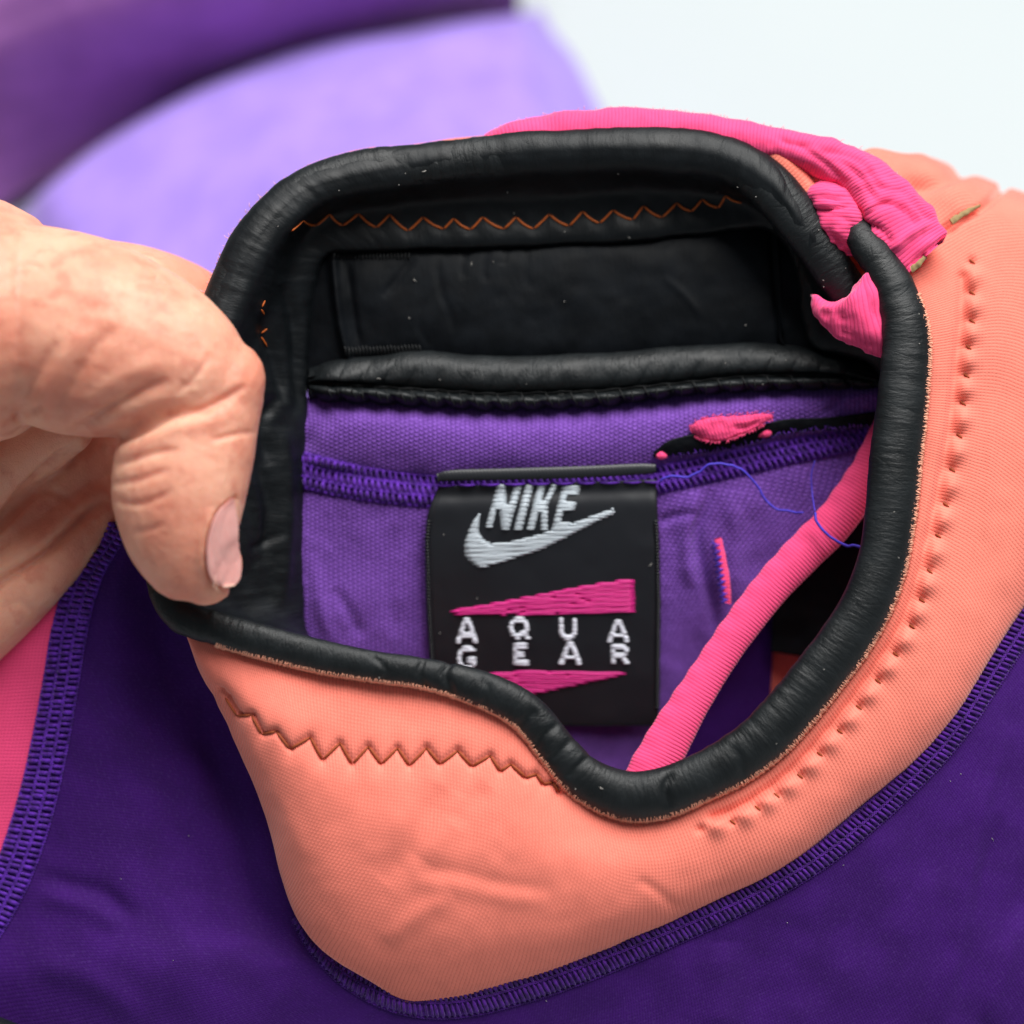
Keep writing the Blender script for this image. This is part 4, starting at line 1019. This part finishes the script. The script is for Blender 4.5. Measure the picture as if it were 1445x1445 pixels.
parts.append(cap([(-120, 455, -95, 160), (20, 452, -115, 140), (120, 476, -135, 142), (210, 503, -150, 122), (275, 530, -158, 98), (314, 548, -160, 71)], flat=0.85))   # thumb, first bone
parts.append(cap([(300, 552, -160, 76), (274, 612, -162, 92), (254, 678, -164, 98), (256, 738, -165, 89), (273, 785, -163, 74), (297, 806, -160, 52)], flat=0.80))       # thumb, last bone
parts.append(cap([(20, 450, -10, 118), (90, 446, 20, 108), (150, 442, 50, 104), (220, 454, 82, 99), (290, 482, 118, 86), (325, 505, 130, 74)]))           # index finger outside the collar
parts.append(cap([(-160, 720, 40, 80), (-60, 690, 40, 72), (20, 642, 25, 58), (90, 596, 10, 48)]))                                                        # palm by the thumb
parts.append(cap([(-160, 860, 100, 62), (-30, 785, 85, 58), (60, 712, 78, 54), (140, 648, 80, 47), (220, 605, 90, 42)]))                                   # middle finger
parts.append(cap([(-180, 985, 75, 74), (-50, 886, 66, 68), (45, 800, 60, 60), (118, 733, 62, 50), (190, 680, 80, 42)]))                                   # ring finger
parts.append(cap([(-120, 480, -30, 150), (-150, 620, 40, 150), (-170, 760, 80, 140), (-190, 880, 110, 110)]))                                              # palm
V = np.concatenate([p[0] for p in parts]) * S
F = []; off = 0
for p in parts:
    F += [[i + off for i in f] for f in p[1]]; off += len(p[0])
tmp = bpy.data.meshes.new('hand_build'); tmp.from_pydata(V.tolist(), [], F); tmp.update()
to = bpy.data.objects.new('hand_build', tmp); COL.objects.link(to)
rm = to.modifiers.new('r', 'REMESH'); rm.mode = 'VOXEL'; rm.voxel_size = 3.6 * S; rm.use_smooth_shade = True
sm = to.modifiers.new('s', 'SMOOTH'); sm.factor = 0.5; sm.iterations = 9
dg = bpy.context.evaluated_depsgraph_get(); ev = to.evaluated_get(dg); em = ev.to_mesh()
HV = np.empty(len(em.vertices) * 3); em.vertices.foreach_get('co', HV); HV = HV.reshape(-1, 3) / S
HN = np.empty(len(em.vertices) * 3); em.vertices.foreach_get('normal', HN); HN = HN.reshape(-1, 3)
HF = [list(p.vertices) for p in em.polygons]
ev.to_mesh_clear(); bpy.data.objects.remove(to); bpy.data.meshes.remove(tmp)
front = np.clip(-HN[:, 2] * 2.5 + 0.4, 0, 1) * np.clip((20 - HV[:, 2]) / 40, 0, 1)
allf = np.clip(-HN[:, 2] * 2.5 + 0.6, 0, 1)
ZUV = np.zeros((len(HV), 2))
dsp = np.zeros(len(HV))
for pts, w, a in (([(150, 628), (180, 618), (206, 606), (240, 588), (282, 579), (316, 563), (350, 543)], 7, 11), ([(150, 648), (190, 632), (240, 606), (300, 592), (340, 572)], 14, -6),
                  ([(96, 614), (130, 594), (165, 572), (206, 550), (240, 535)], 9, 8), ([(68, 606), (85, 570), (110, 528), (140, 485), (180, 450)], 12, 6.5), ([(30, 582), (42, 548), (60, 515), (80, 480)], 10, 7), ([(60, 470), (110, 440), (170, 430), (230, 440)], 22, 3), ([(20, 595), (36, 585), (60, 575)], 9, 9),
                  ([(248, 558), (276, 532), (290, 512), (297, 497)], 5, 4), ([(255, 535), (262, 545), (285, 540)], 5, 2), ([(296, 622), (332, 613), (362, 609)], 5, 4.5), ([(160, 658), (216, 640), (254, 634)], 7, 6), ([(152, 684), (199, 676), (240, 662)], 7, 5),
                  ([(158, 706), (199, 711), (246, 692)], 6, 4.5), ([(186, 752), (213, 747), (232, 738)], 6, 3.5), ([(110, 575), (150, 545), (190, 522), (230, 510)], 14, -5), ([(52, 575), (75, 530), (98, 490), (120, 460)], 14, -5), ([(120, 612), (165, 588), (215, 566), (260, 552)], 12, -5),
                  ([(20, 380), (40, 372), (60, 378)], 5, 2.5), ([(218, 388), (226, 400), (224, 392)], 5, 4), ([(170, 398), (225, 396), (290, 425)], 8, 3)):
    dsp += crease(pts, w * 0.85, a * 0.78)(HV, HN, ZUV) * front
for pts, w, a in (([(112, 628), (80, 652), (40, 692), (0, 738), (-40, 775)], 9, 15), ([(152, 700), (110, 735), (60, 782), (0, 820), (-40, 850)], 9, 15), ([(60, 690), (90, 700), (110, 715)], 6, 3), ([(0, 860), (30, 850), (50, 870)], 6, 2)):
    dsp += crease(pts, w, a)(HV, HN, ZUV) * allf * (HV[:, 2] > -110)
dsp += 1.6 * fbm(HV, 90, 201, 2) * allf + 0.45 * fbm(HV, 14, 203, 2) * allf
fine = np.clip((HV[:, 0] - 40) / 100, 0, 1)
dsp += -0.9 * np.abs(fbm(HV * np.array([1, 1, 1]), 9, 207, 1)) * front * fine
# nail bed: a shallow step round the nail
NL = [(333, 704), (309, 723), (297, 756), (294, 786), (299, 812), (309, 826), (326, 833), (340, 828)]
dsp += crease(NL, 4.0, 4.5, taper=False)(HV, HN, ZUV) * (HV[:, 0] > 280) * (HV[:, 2] < -80)
dsp += crease([(301, 716), (287, 756), (284, 790), (290, 818)], 6, -5)(HV, HN, ZUV) * (HV[:, 2] < -80)
HV = HV + HN * dsp[:, None]
HAND = BVHTree.FromPolygons([Vector(p) for p in HV], HF)
hand = bpy.data.objects.new('hand', None)
hand.empty_display_size = 0.02
COL.objects.link(hand)
hw = toworld(HV)
lo = hw.min(0)
hand.location = Vector((float(hw[:, 0].mean()), float(hw[:, 1].mean()), float(lo[2])))
hand['label'] = 'bare hand pinching the left side of the black collar between thumb and fingers'
hand['category'] = 'hand'
skin_o = mk('palm_and_fingers', hw, HF, M['skin'], hand)
# thumbnail
ne = {'L': [(331, 706), (314, 718), (303, 738), (297, 762), (295, 788), (299, 810), (309, 825), (322, 832)],
      'R': [(334, 706), (337, 720), (341, 740), (344, 764), (346, 788), (347, 806), (345, 819), (337, 828)]}
Ln, Rn = cr(np.array(ne['L'], float), 40), cr(np.array(ne['R'], float), 40)
G = np.zeros((40, 22, 3))
for i in range(40):
    for j in range(22):
        t = j / 21
        x, y = Ln[i] * (1 - t) + Rn[i] * t
        z = -165 - 80 * math.sqrt(max(0.0, 1 - ((x - 258) / 98) ** 2))
        co, no, _, _ = HAND.find_nearest(Vector((x, y, z)))
        nn = Vector((no.x, no.y, min(no.z, -0.15))).normalized()
        off_ = 0.8 * (1 - (2 * t - 1) ** 4 * 0.8) * (0.55 + 0.45 * min(1, i / 6))
        p = co + nn * (off_ + (2.0 if i > 36 else 0))
        G[i, j] = (x * 0.6 + p.x * 0.4, y * 0.8 + p.y * 0.2, p.z)
k = np.ones(5) / 5
for _ in range(2):
    G[:, :, 2] = np.apply_along_axis(lambda r: np.convolve(np.pad(r, 2, mode='edge'), k, 'valid'), 0, G[:, :, 2])
    G[:, :, 2] = np.apply_along_axis(lambda r: np.convolve(np.pad(r, 2, mode='edge'), k, 'valid'), 1, G[:, :, 2])
nail = sheet('thumbnail', G, M['nail'], hand, [lambda X, N, UV: 0.25 * np.sin(UV[:, 0] * 1.1)], thick=4)
threads('nail_edge', [[(x, y, z - 1.2) for x, y, z in G[38]]], 1.2, M['nailtip'], nail, seg=6)
# stray cuticle skin
ps = [[(308, 716, -215), (312, 712, -220), (314, 706, -224)], [(320, 708, -205), (320, 702, -212), (319, 698, -214)], [(300, 824, -232), (306, 832, -234), (311, 836, -232)], [(302, 812, -238), (304, 822, -238), (308, 829, -236)]]
threads('cuticle_skin', [[(a, b, HAND.find_nearest(Vector((a, b, c)))[0].z - 1) for a, b, c in p] for p in ps], 0.9, M['skin'], hand, seg=5, kind='stuff')
